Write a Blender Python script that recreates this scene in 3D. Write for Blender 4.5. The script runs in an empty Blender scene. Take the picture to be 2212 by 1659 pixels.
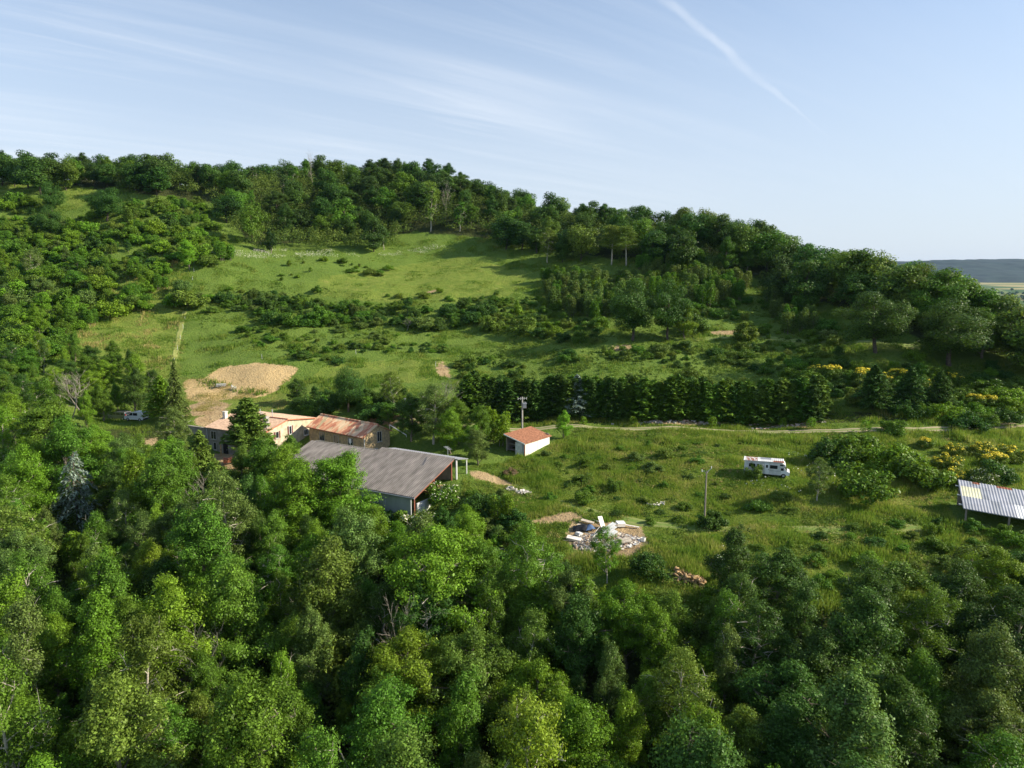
import bpy, math, random
import numpy as np
from mathutils import Vector, Matrix

# ------------------------------------------------------------------ camera, sky, sun, exposure
scene = bpy.context.scene
COL = scene.collection
PITCH = math.radians(8.44)
FPX = 1533.0                       # focal length in survey units (frame 2212 x 1659)
CW, CH = 2212.0, 1659.0
cd = bpy.data.cameras.new("camera"); cam = bpy.data.objects.new("camera", cd); COL.objects.link(cam)
cam.location = (0, 0, 0); cam.rotation_euler = (math.radians(90) - PITCH, 0, 0)
cd.sensor_fit = 'HORIZONTAL'; cd.sensor_width = 36.0; cd.lens = 36.0 * FPX / CW
cd.clip_start = 0.5; cd.clip_end = 40000
scene.camera = cam

SUN_EL, SUN_AZ = math.radians(30), math.radians(-2)      # azimuth from +X towards +Y
sd = bpy.data.lights.new("sun", 'SUN'); sd.energy = 4.8; sd.angle = math.radians(0.5); sd.color = (1.0, 0.90, 0.72)
sun = bpy.data.objects.new("sun", sd); COL.objects.link(sun)
sdir = Vector((math.cos(SUN_EL)*math.cos(SUN_AZ), math.cos(SUN_EL)*math.sin(SUN_AZ), math.sin(SUN_EL)))
sun.rotation_euler = sdir.to_track_quat('Z', 'Y').to_euler()
sun.location = (200, 0, 150)

scene.view_settings.view_transform = 'Standard'
scene.view_settings.look = 'None'
scene.view_settings.exposure = 0.80
scene.view_settings.gamma = 1.0
scene.view_settings.use_curve_mapping = False
scene.cycles.max_bounces = 5
scene.cycles.diffuse_bounces = 3
scene.cycles.glossy_bounces = 2
scene.cycles.transmission_bounces = 3
scene.cycles.volume_bounces = 0
scene.cycles.transparent_max_bounces = 4
scene.cycles.use_denoising = True

def cam_dir(dx, dy):
    u = (dx - CW/2)/FPX; v = (CH/2 - dy)/FPX
    c, s = math.cos(PITCH), math.sin(PITCH)
    return Vector((u, c + v*s, -s + v*c))

def build_world():
    w = bpy.data.worlds.new("World"); scene.world = w; w.use_nodes = True
    nt = w.node_tree; N = nt.nodes; L = nt.links; N.clear()
    def new(t, **k):
        n = N.new(t)
        for a, b in k.items(): setattr(n, a, b)
        return n
    def math_(op, a, b=None):
        n = new('ShaderNodeMath', operation=op)
        for i, x in enumerate((a, b)):
            if x is None: continue
            if isinstance(x, (int, float)): n.inputs[i].default_value = x
            else: L.new(x, n.inputs[i])
        return n.outputs[0]
    def dot(vec, c):
        n = new('ShaderNodeVectorMath', operation='DOT_PRODUCT'); L.new(vec, n.inputs[0]); n.inputs[1].default_value = c
        return n.outputs['Value']
    def smooth(x, a, b):
        n = new('ShaderNodeMapRange', interpolation_type='SMOOTHSTEP'); L.new(x, n.inputs[0])
        n.inputs[1].default_value = a; n.inputs[2].default_value = b
        return n.outputs[0]
    out = new('ShaderNodeOutputWorld'); bg = new('ShaderNodeBackground'); L.new(bg.outputs[0], out.inputs[0])
    sky = new('ShaderNodeTexSky', sky_type='NISHITA', sun_disc=False)
    sky.sun_elevation = SUN_EL; sky.sun_rotation = math.radians(90) - SUN_AZ
    sky.air_density = 1.0; sky.dust_density = .6; sky.ozone_density = 1.6; sky.altitude = 300
    tc = new('ShaderNodeTexCoord'); D = tc.outputs['Generated']
    sep = new('ShaderNodeSeparateXYZ'); L.new(D, sep.inputs[0])
    z = math_('MAXIMUM', sep.outputs[2], 0.0)
    zz = math_('ADD', z, 0.07)
    px = math_('DIVIDE', sep.outputs[0], zz); py = math_('DIVIDE', sep.outputs[1], zz)
    cmb = new('ShaderNodeCombineXYZ'); L.new(px, cmb.inputs[0]); L.new(py, cmb.inputs[1])
    def streak(rot, scale, det, lo, hi, dist=0.6):
        r = new('ShaderNodeVectorRotate', rotation_type='Z_AXIS'); L.new(cmb.outputs[0], r.inputs[0]); r.inputs['Angle'].default_value = math.radians(rot)
        m = new('ShaderNodeMapping'); L.new(r.outputs[0], m.inputs[0]); m.inputs['Scale'].default_value = scale
        n = new('ShaderNodeTexNoise'); L.new(m.outputs[0], n.inputs[0]); n.inputs['Scale'].default_value = 1.0
        n.inputs['Detail'].default_value = det; n.inputs['Roughness'].default_value = 0.62; n.inputs['Distortion'].default_value = dist
        return smooth(n.outputs['Fac'], lo, hi)
    s1 = streak(-35, (0.17, 1.7, 1), 6, 0.38, 0.76, 1.4)
    s2 = streak(-39, (0.45, 4.2, 1), 7, 0.40, 0.84, 1.6)
    big = streak(0, (0.22, 0.22, 1), 2, 0.32, 0.62, 0.2)
    cirrus = math_('MULTIPLY', math_('ADD', math_('MULTIPLY', s1, 0.55), math_('MULTIPLY', s2, 0.50)), big)
    left = smooth(sep.outputs[0], 0.45, -0.35)       # the cirrus bank lies to one side of the valley
    cirrus = math_('MULTIPLY', cirrus, math_('ADD', math_('MULTIPLY', left, 0.85), 0.12))
    # contrail: a thin band along a great circle
    d1 = cam_dir(1440, 0).normalized(); d2 = cam_dir(1775, 285).normalized()
    n_ = d1.cross(d2).normalized(); t_ = n_.cross(d1).normalized()
    span = math.atan2(d2.dot(t_), d2.dot(d1))
    wob = new('ShaderNodeTexNoise'); L.new(D, wob.inputs[0]); wob.inputs['Scale'].default_value = 26; wob.inputs['Detail'].default_value = 4
    off = math_('ADD', dot(D, tuple(n_)), math_('MULTIPLY', math_('SUBTRACT', wob.outputs['Fac'], 0.5), 0.012))
    ang = math_('ARCTAN2', dot(D, tuple(t_)), dot(D, tuple(d1)))
    wid = math_('ADD', math_('MULTIPLY', smooth(ang, span*1.0, span*0.5), 0.0064), 0.0014)
    prof = math_('SUBTRACT', 1.0, math_('MINIMUM', math_('DIVIDE', math_('ABSOLUTE', off), wid), 1.0))
    prof = math_('MULTIPLY', smooth(prof, 0.0, 0.9), smooth(ang, span*1.2, span*0.55))
    prof = math_('MULTIPLY', prof, math_('ADD', math_('MULTIPLY', wob.outputs['Fac'], 1.2), -0.08))
    prof = math_('MULTIPLY', prof, smooth(ang, -0.5, -0.2))
    cloud = math_('MINIMUM', math_('ADD', math_('MULTIPLY', cirrus, 1.0), math_('MULTIPLY', prof, 0.46)), 0.9)
    # lower sky pales through the moist air
    haze = math_('MULTIPLY', smooth(z, 0.56, -0.03), 0.86)
    mix1 = new('ShaderNodeMix', data_type='RGBA'); L.new(haze, mix1.inputs[0]); L.new(sky.outputs[0], mix1.inputs[6]); mix1.inputs[7].default_value = (3.5, 3.85, 4.4, 1)
    mix2 = new('ShaderNodeMix', data_type='RGBA'); L.new(cloud, mix2.inputs[0]); L.new(mix1.outputs[2], mix2.inputs[6]); mix2.inputs[7].default_value = (5.0, 5.3, 5.7, 1)
    L.new(mix2.outputs[2], bg.inputs[0]); bg.inputs[1].default_value = 0.112
build_world()

# ------------------------------------------------------------------ helpers
rng = np.random.default_rng(7)
random.seed(7)

def project(P):
    P = np.asarray(P, float)
    c, s = math.cos(PITCH), math.sin(PITCH)
    x, y, z = P[..., 0], P[..., 1], P[..., 2]
    f = y*c - z*s; up = y*s + z*c
    f = np.where(f < 0.1, 0.1, f)
    return CW/2 + FPX*x/f, CH/2 - FPX*up/f

def at(dx, dy, Y):
    d = cam_dir(dx, dy)
    return d * (Y/d.y)

def inpoly(px, py, poly):
    px = np.asarray(px); py = np.asarray(py)
    r = np.zeros(px.shape, bool)
    n = len(poly)
    for i in range(n):
        x1, y1 = poly[i]; x2, y2 = poly[(i+1) % n]
        if y1 == y2: continue
        c = ((y1 > py) != (y2 > py)) & (px < (x2-x1)*(py-y1)/(y2-y1) + x1)
        r ^= c
    return r

def mesh_np(name, verts, faces, mats, smooth=False, mat_idx=None, attrs=None):
    """faces: (M,k) array"""
    me = bpy.data.meshes.new(name)
    verts = np.ascontiguousarray(verts, np.float32); faces = np.ascontiguousarray(faces, np.int32)
    me.vertices.add(len(verts)); me.vertices.foreach_set('co', verts.ravel())
    k = faces.shape[1]; m = len(faces)
    me.loops.add(m*k); me.loops.foreach_set('vertex_index', faces.ravel())
    me.polygons.add(m); me.polygons.foreach_set('loop_start', np.arange(0, m*k, k, dtype=np.int32))
    if smooth: me.polygons.foreach_set('use_smooth', np.ones(m, bool))
    for mm in mats: me.materials.append(mm)
    if mat_idx is not None: me.polygons.foreach_set('material_index', np.ascontiguousarray(mat_idx, np.int32))
    if attrs:
        for an, arr in attrs.items():
            a = me.attributes.new(an, 'FLOAT_COLOR', 'POINT')
            a.data.foreach_set('color', np.ascontiguousarray(arr, np.float32).ravel())
    me.update(calc_edges=True)
    return me

def link(name, data, parent=None, mat=None):
    o = bpy.data.objects.new(name, data); COL.objects.link(o)
    if parent is not None: o.parent = parent
    if mat is not None: o.data.materials.append(mat)
    return o

def tag(o, label=None, cat=None, group=None, kind=None):
    if label: o['label'] = label
    if cat: o['category'] = cat
    if group: o['group'] = group
    if kind: o['kind'] = kind
    return o

def empty(name, loc, label, cat, rz=0, group=None):
    o = bpy.data.objects.new(name, None); COL.objects.link(o)
    o.empty_display_size = 0.3
    o.location = loc; o.rotation_euler = (0, 0, rz)
    return tag(o, label, cat, group)

class MB:
    """collects faces of one mesh"""
    def __init__(s): s.v = []; s.f = []; s.m = []
    def add(s, vs, fs, m=0):
        b = len(s.v); s.v += [tuple(v) for v in vs]; s.f += [tuple(b+i for i in f) for f in fs]; s.m += [m]*len(fs)
    def box(s, c, size, rz=0, m=0, M=None):
        sx, sy, sz = [q/2 for q in size]
        vs = [Vector((x, y, z)) for z in (-sz, sz) for x, y in ((-sx, -sy), (sx, -sy), (sx, sy), (-sx, sy))]
        R = M if M is not None else Matrix.Rotation(rz, 3, 'Z')
        vs = [R @ v + Vector(c) for v in vs]
        s.add(vs, [(3, 2, 1, 0), (4, 5, 6, 7), (0, 1, 5, 4), (1, 2, 6, 5), (2, 3, 7, 6), (3, 0, 4, 7)], m)
    def prism(s, poly, z0, z1, m=0):
        n = len(poly); z1s = z1 if isinstance(z1, (list, tuple)) else [z1]*n
        vs = [(p[0], p[1], z0) for p in poly] + [(p[0], p[1], zz) for p, zz in zip(poly, z1s)]
        s.add(vs, [tuple(range(n-1, -1, -1)), tuple(range(n, 2*n))] + [(i, (i+1) % n, n+(i+1) % n, n+i) for i in range(n)], m)
    def extrude(s, prof, axis_o, ax_u, ax_v, ax_w, w0, w1, m=0):
        """profile (u,v) pairs extruded along w"""
        n = len(prof); O = Vector(axis_o); U, V, W = Vector(ax_u), Vector(ax_v), Vector(ax_w)
        vs = [O+U*p[0]+V*p[1]+W*w0 for p in prof] + [O+U*p[0]+V*p[1]+W*w1 for p in prof]
        s.add(vs, [tuple(range(n-1, -1, -1)), tuple(range(n, 2*n))] + [(i, (i+1) % n, n+(i+1) % n, n+i) for i in range(n)], m)
    def tube(s, pts, rad, sides=6, m=0, caps=True):
        pts = [Vector(p) for p in pts]
        if isinstance(rad, (int, float)): rad = [rad]*len(pts)
        rings = []
        for i, p in enumerate(pts):
            d = (pts[min(i+1, len(pts)-1)] - pts[max(i-1, 0)]).normalized()
            a = d.orthogonal().normalized(); b = d.cross(a)
            rings.append([p + (a*math.cos(2*math.pi*k/sides) + b*math.sin(2*math.pi*k/sides))*rad[i] for k in range(sides)])
        vs = [v for r in rings for v in r]; fs = []
        for i in range(len(pts)-1):
            for k in range(sides):
                fs.append((i*sides+k, i*sides+(k+1) % sides, (i+1)*sides+(k+1) % sides, (i+1)*sides+k))
        if caps:
            fs.append(tuple(range(sides-1, -1, -1))); fs.append(tuple((len(pts)-1)*sides+k for k in range(sides)))
        s.add(vs, fs, m)
    def data(s, name, mats, smooth=False):
        me = bpy.data.meshes.new(name); me.from_pydata([tuple(v) for v in s.v], [], s.f)
        for mm in (mats if isinstance(mats, (list, tuple)) else [mats]): me.materials.append(mm)
        me.polygons.foreach_set('material_index', s.m)
        if smooth: me.polygons.foreach_set('use_smooth', [True]*len(s.f))
        me.update(); return me
    def build(s, name, mats, parent=None, smooth=False):
        return link(name, s.data(name, mats, smooth), parent)

# ------------------------------------------------------------------ materials
def _nodes(name):
    m = bpy.data.materials.new(name); m.use_nodes = True
    nt = m.node_tree; b = nt.nodes['Principled BSDF']
    return m, nt, b

def mat(name, col, rough=0.8, var=0.15, scale=3.0, bump=0.0, metal=0.0, col2=None, mixlo=0.45, mixhi=0.6, stretch=None, detail=5, spec=0.3):
    m, nt, b = _nodes(name); N, L = nt.nodes, nt.links
    b.inputs['Roughness'].default_value = rough; b.inputs['Metallic'].default_value = metal
    b.inputs['Specular IOR Level'].default_value = spec
    tc = N.new('ShaderNodeTexCoord'); mp = N.new('ShaderNodeMapping'); L.new(tc.outputs['Object'], mp.inputs[0])
    if stretch: mp.inputs['Scale'].default_value = stretch
    n = N.new('ShaderNodeTexNoise'); n.inputs['Scale'].default_value = scale; n.inputs['Detail'].default_value = detail; L.new(mp.outputs[0], n.inputs[0])
    r = N.new('ShaderNodeValToRGB'); L.new(n.outputs['Fac'], r.inputs[0])
    c2 = col2 if col2 else tuple(max(0, c*(1-2*var)) for c in col)
    c1 = col if col2 else tuple(min(1, c*(1+var)) for c in col)
    r.color_ramp.elements[0].position = mixlo if col2 else 0.3; r.color_ramp.elements[1].position = mixhi if col2 else 0.7
    r.color_ramp.elements[0].color = (*c2, 1); r.color_ramp.elements[1].color = (*c1, 1)
    L.new(r.outputs[0], b.inputs['Base Color'])
    if bump:
        bp = N.new('ShaderNodeBump'); bp.inputs['Strength'].default_value = bump; bp.inputs['Distance'].default_value = 0.05
        L.new(n.outputs['Fac'], bp.inputs['Height']); L.new(bp.outputs[0], b.inputs['Normal'])
    return m

def leaf_mat(name, transl=0.35, gloss=0.45, spread=0.55):
    """leaf colour = the plant's own colour, varied leaf by leaf"""
    m, nt, b = _nodes(name); N, L = nt.nodes, nt.links
    oi = N.new('ShaderNodeObjectInfo'); ge = N.new('ShaderNodeNewGeometry')
    mr = N.new('ShaderNodeMapRange'); L.new(ge.outputs['Random Per Island'], mr.inputs[0]); mr.inputs[3].default_value = 1-spread; mr.inputs[4].default_value = 1+spread
    hs = N.new('ShaderNodeHueSaturation'); L.new(oi.outputs['Color'], hs.inputs['Color']); L.new(mr.outputs[0], hs.inputs['Value'])
    m2 = N.new('ShaderNodeMath'); m2.operation = 'MULTIPLY_ADD'; L.new(oi.outputs['Random'], m2.inputs[0]); m2.inputs[1].default_value = 0.03; m2.inputs[2].default_value = 0.487
    L.new(m2.outputs[0], hs.inputs['Hue'])
    b.inputs['Roughness'].default_value = gloss; b.inputs['Specular IOR Level'].default_value = 0.12
    L.new(hs.outputs[0], b.inputs['Base Color'])
    tr = N.new('ShaderNodeBsdfTranslucent')
    br = N.new('ShaderNodeMix'); br.data_type = 'RGBA'; br.blend_type = 'MULTIPLY'; br.inputs[0].default_value = 1.0
    L.new(hs.outputs[0], br.inputs[6]); br.inputs[7].default_value = (1.5, 1.35, 0.7, 1); L.new(br.outputs[2], tr.inputs[0])
    mx = N.new('ShaderNodeMixShader'); mx.inputs[0].default_value = transl
    L.new(b.outputs[0], mx.inputs[1]); L.new(tr.outputs[0], mx.inputs[2])
    out = N['Material Output']; L.new(mx.outputs[0], out.inputs[0])
    return m

LEAF = leaf_mat('leaf', .26)
NEEDLE = leaf_mat('needle', 0.15, 0.6, 0.45)
BARK = mat('bark', (.20, .17, .13), .9, .3, 6, .3)
PALEBARK = mat('pale_bark', (.46, .42, .34), .9, .2, 5)
DARKBARK = mat('dark_bark', (.10, .08, .06), .9, .3, 6)

# ------------------------------------------------------------------ terrain surface
SKY_PTS = [(20,340,330,10),(150,335,330,11),(300,337,330,11),(400,350,330,11),(490,368,325,10),(560,352,330,11),(660,345,335,11),(800,342,340,12),(900,338,345,12),
 (980,357,338,12),(1060,387,330,12),(1150,414,318,12),(1280,434,300,12),(1400,439,285,12),(1500,452,270,12),(1600,470,255,12),(1700,497,238,12),(1800,530,220,12),
 (1900,557,205,11),(1960,570,195,11),(2060,592,180,11),(2130,627,168,11),(2212,657,155,11)]
GROUND_PTS = [
 (1310,1165,84),(1215,1115,90),(1080,1045,102),(1133,985,113),(1187,959,118.6),(1260,922,127),(1500,926,126),(1655,1024,101),(1522,1116,90),
 (1106,918,131),(1300,915,131),(1600,915,131),(1000,790,165),(1100,740,185),(1100,700,198),(950,650,215),(1000,600,240),(1000,540,270),(950,480,290),
 (250,905,140),(440,912,131),(470,975,125),(540,1000,117),(500,880,141),(480,838,153),(400,850,150),(600,852,150),(560,788,161),(440,800,161),(648,800,160),(600,760,172),
 (300,740,180),(250,690,195),(400,620,215),(450,540,240),(300,480,262),(100,600,215),(60,400,300),(180,397,300),(50,800,150),(60,900,125),
 (2000,930,122),(2212,915,127),(2170,1146,83),(1700,1180,80),(1900,1250,73),(1700,800,152),(1700,760,165),(1500,740,172),(1900,760,152),(2050,790,148),(2212,800,146),
 (1700,640,205),(1500,560,235),(1300,560,245),(1850,680,180),(500,480,275),(560,545,250),(760,545,262),(870,548,268),(700,500,285),(440,405,305),
 (825,973,121),(878,912,126),(780,700,200),(700,620,225),(850,800,160),(1300,800,155),(1300,700,190),(1300,640,215),(1900,940,119),(2100,990,108),(1900,1040,100),
 (1400,1020,104),(860,1140,93),(960,1120,92),(760,1050,112),(120,500,262),(20,680,190),(1450,1250,72),(1900,860,135),(1500,860,142),
 (640,1010,119),(664,818,157),(662,836,153),(700,985,122),(1030,1020,104),(985,1028,101)]
def _ctrl():
    P = []
    for a in GROUND_PTS:
        P.append(tuple(at(*a)))
    for dx, dy, Y, H in SKY_PTS:
        p = at(dx, dy, Y); P.append((p.x, p.y, p.z-H))
        if dx > 1000:
            P.append((p.x*1.22, p.y*1.22, p.z-H-20)); P.append((p.x*1.5, p.y*1.5, min(-25, p.z-H-55)))
        else:
            P.append((p.x*1.25, p.y*1.25, p.z-H-6))
    for x in (-90, -45, 0, 45, 90):
        k = 2.0*max(0, x)/45
        P += [(x, -30, -50), (x, 15, -46), (x, 42, -42.5+k), (x, 60, -39+k*1.1)]
    P += [(-60, 90, -34.5), (-35, 85, -35.5), (-75, 110, -31.5), (-100, 80, -35), (-45, 105, -32.6), (-110, 120, -29)]
    P += [(-300, 50, -38), (-300, 120, -26), (-300, 200, -2), (-300, 280, 25), (-300, 340, 42), (-300, 440, 36), (-190, 120, -24), (-190, 60, -36)]
    P += [(150, 110, -28), (200, 150, -44), (320, 60, -55), (320, 200, -58), (320, 350, -58), (320, 450, -60), (140, 70, -33), (150, 160, -26), (200, 440, -50)]
    return np.array(P)
CT = _ctrl()
def _tps(P):
    n = len(P); X = P[:, :2]
    d = np.linalg.norm(X[:, None]-X[None], axis=2)
    K = np.where(d > 0, d*d*np.log(d+1e-9), 0) + np.eye(n)*6.0
    A = np.zeros((n+3, n+3)); A[:n, :n] = K; A[:n, n] = 1; A[:n, n+1:] = X; A[n, :n] = 1; A[n+1:, :n] = X.T
    return np.linalg.solve(A, np.concatenate([P[:, 2], [0, 0, 0]]))
WT = _tps(CT)
GX0, GX1, GY0, GY1, GS = -330., 340., -50., 450., 1.5
_gx = np.arange(GX0, GX1+GS, GS); _gy = np.arange(GY0, GY1+GS, GS)
def _grid():
    XX, YY = np.meshgrid(_gx, _gy)
    Z = WT[-3] + WT[-2]*XX + WT[-1]*YY
    for i in range(len(CT)):
        r2 = (XX-CT[i, 0])**2 + (YY-CT[i, 1])**2
        Z += WT[i]*0.5*r2*np.log(r2+1e-9)
    return np.clip(Z, -62, 60)
GZ = _grid()
def vnoise(x, y, s, seed=0):
    """smooth value noise"""
    x = np.asarray(x)/s + 137.3*seed; y = np.asarray(y)/s + 71.7*seed
    xi = np.floor(x).astype(np.int64); yi = np.floor(y).astype(np.int64); fx = x-xi; fy = y-yi
    fx = fx*fx*(3-2*fx); fy = fy*fy*(3-2*fy)
    def h(a, b):
        n = (a*374761393 + b*668265263 + seed*1274126177) & 0x7fffffff
        n = ((n ^ (n >> 13))*1274126177) & 0x7fffffff
        return (n ^ (n >> 16)) % 65536 / 65535.0
    return (h(xi, yi)*(1-fx)+h(xi+1, yi)*fx)*(1-fy) + (h(xi, yi+1)*(1-fx)+h(xi+1, yi+1)*fx)*fy
def sstep(x, a, b):
    t = np.clip((x-a)/(b-a), 0, 1); return t*t*(3-2*t)
def zt(x, y):
    x = np.asarray(x, float); y = np.asarray(y, float)
    cx = np.clip((x-GX0)/GS, 0, len(_gx)-1.001); cy = np.clip((y-GY0)/GS, 0, len(_gy)-1.001)
    i = cx.astype(int); j = cy.astype(int); fx = cx-i; fy = cy-j
    z = (GZ[j, i]*(1-fx)+GZ[j, i+1]*fx)*(1-fy) + (GZ[j+1, i]*(1-fx)+GZ[j+1, i+1]*fx)*fy
    z = z + (vnoise(x, y, 9, 1)-.5)*0.9*sstep(y, 132, 160) + (vnoise(x, y, 3.5, 2)-.5)*0.45*sstep(y, 60, 100) + (vnoise(x, y, 22, 3)-.5)*1.6*sstep(y, 150, 200)
    z = z + (vnoise(x*.22, y, 3.2, 14)-.5)*.9*sstep(y, 140, 165)*(1-sstep(y, 300, 330))
    out = np.maximum.reduce([GX0+60-x, x-(GX1-60), y-(GY1-40), (GY0+30)-y, np.zeros_like(x)])
    w = sstep(out, 0, 70)
    far = -66 + (vnoise(x, y, 700, 5)-.5)*16 + sstep(y, 2200, 5200)*60
    return z*(1-w) + far*w
def zf(x, y): return float(zt(np.array([x]), np.array([y]))[0])

def hit(dx, dy, h=0.0):
    """where the sight line meets the ground raised by h"""
    d = cam_dir(dx, dy)
    Y = np.arange(14, 440, 0.5)
    X = d.x/d.y*Y; Z = d.z/d.y*Y
    below = Z <= zt(X, Y)+h
    if not below.any(): return None
    i = int(np.argmax(below)); 
    return Vector((X[i], Y[i], zf(X[i], Y[i])))

# soil, dry grass, wood-floor areas as survey outlines
SAND = [[(446,818),(467,797),(511,787),(571,785),(621,790),(653,795),(634,810),(611,822),(604,841),(586,850),(520,834),(470,828)],
 [(392,820),(446,816),(470,826),(520,832),(588,848),(560,858),(489,863),(430,868),(405,862)]]
DIRT = [[(412,905),(460,896),(500,896),(490,916),(430,926)],[(462,972),(560,996),(640,1012),(610,1040),(500,1014),(460,998)],
 [(800,893),(860,888),(905,917),(850,917),(800,915)],[(1000,1016),(1040,1017),(1085,1032),(1120,1050),(1085,1050),(1030,1036)],
 [(1130,1126),(1200,1110),(1236,1104),(1262,1118),(1220,1130),(1150,1136)],[(912,634),(945,624),(948,627),(918,638)],[(1066,622),(1076,620),(1078,623),(1068,626)],
 [(1306,752),(1345,744),(1380,750),(1350,758),(1318,757)],[(1530,716),(1590,713),(1640,722),(1590,726),(1535,723)],[(940,792),(962,780),(968,800),(975,818),(948,812)],
 [(400,880),(450,862),(500,872),(480,895),(410,900)],[(205,960),(240,955),(240,975),(208,978)],[(300,940),(340,945),(345,965),(310,960)],
 [(1400,908),(1560,912),(1560,919),(1400,917)],[(1640,915),(1760,920),(1760,926),(1640,922)],[(1960,742),(1985,748),(1975,756),(1950,750)],[(1228,1128),(1380,1128),(1400,1170),(1370,1205),(1260,1200),(1225,1170)],[(1440,1225),(1530,1262),(1520,1275),(1440,1250)]]
DRY = [[(150,690),(380,680),(392,820),(180,800),(110,760)],[(700,790),(960,770),(970,800),(900,830),(780,810),(660,830)],[(300,600),(400,600),(400,690),(150,700),(230,650)],
 [(395,840),(640,830),(610,870),(400,900)],[(0,380),(60,385),(60,420),(0,430)],[(138,390),(215,390),(190,440),(150,470)],
 [(1130,1000),(1600,960),(1640,1180),(1300,1140),(1180,1080)],[(1640,1150),(1950,1060),(1960,1180),(1700,1260),(1450,1230)],[(680,600),(1000,555),(1150,590),(1100,640),(880,660),(700,640)],
 [(1700,735),(1990,745),(1980,760),(1720,750)],[(1900,945),(2212,935),(2212,960),(1950,975)]]
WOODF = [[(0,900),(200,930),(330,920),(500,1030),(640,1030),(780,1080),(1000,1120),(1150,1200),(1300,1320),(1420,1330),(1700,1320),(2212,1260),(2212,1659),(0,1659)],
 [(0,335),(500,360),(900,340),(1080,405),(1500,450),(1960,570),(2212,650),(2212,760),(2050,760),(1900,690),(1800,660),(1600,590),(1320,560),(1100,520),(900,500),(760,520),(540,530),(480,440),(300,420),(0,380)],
 [(960,880),(1100,890),(2080,890),(2080,912),(1100,914),(960,910)]]

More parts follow.
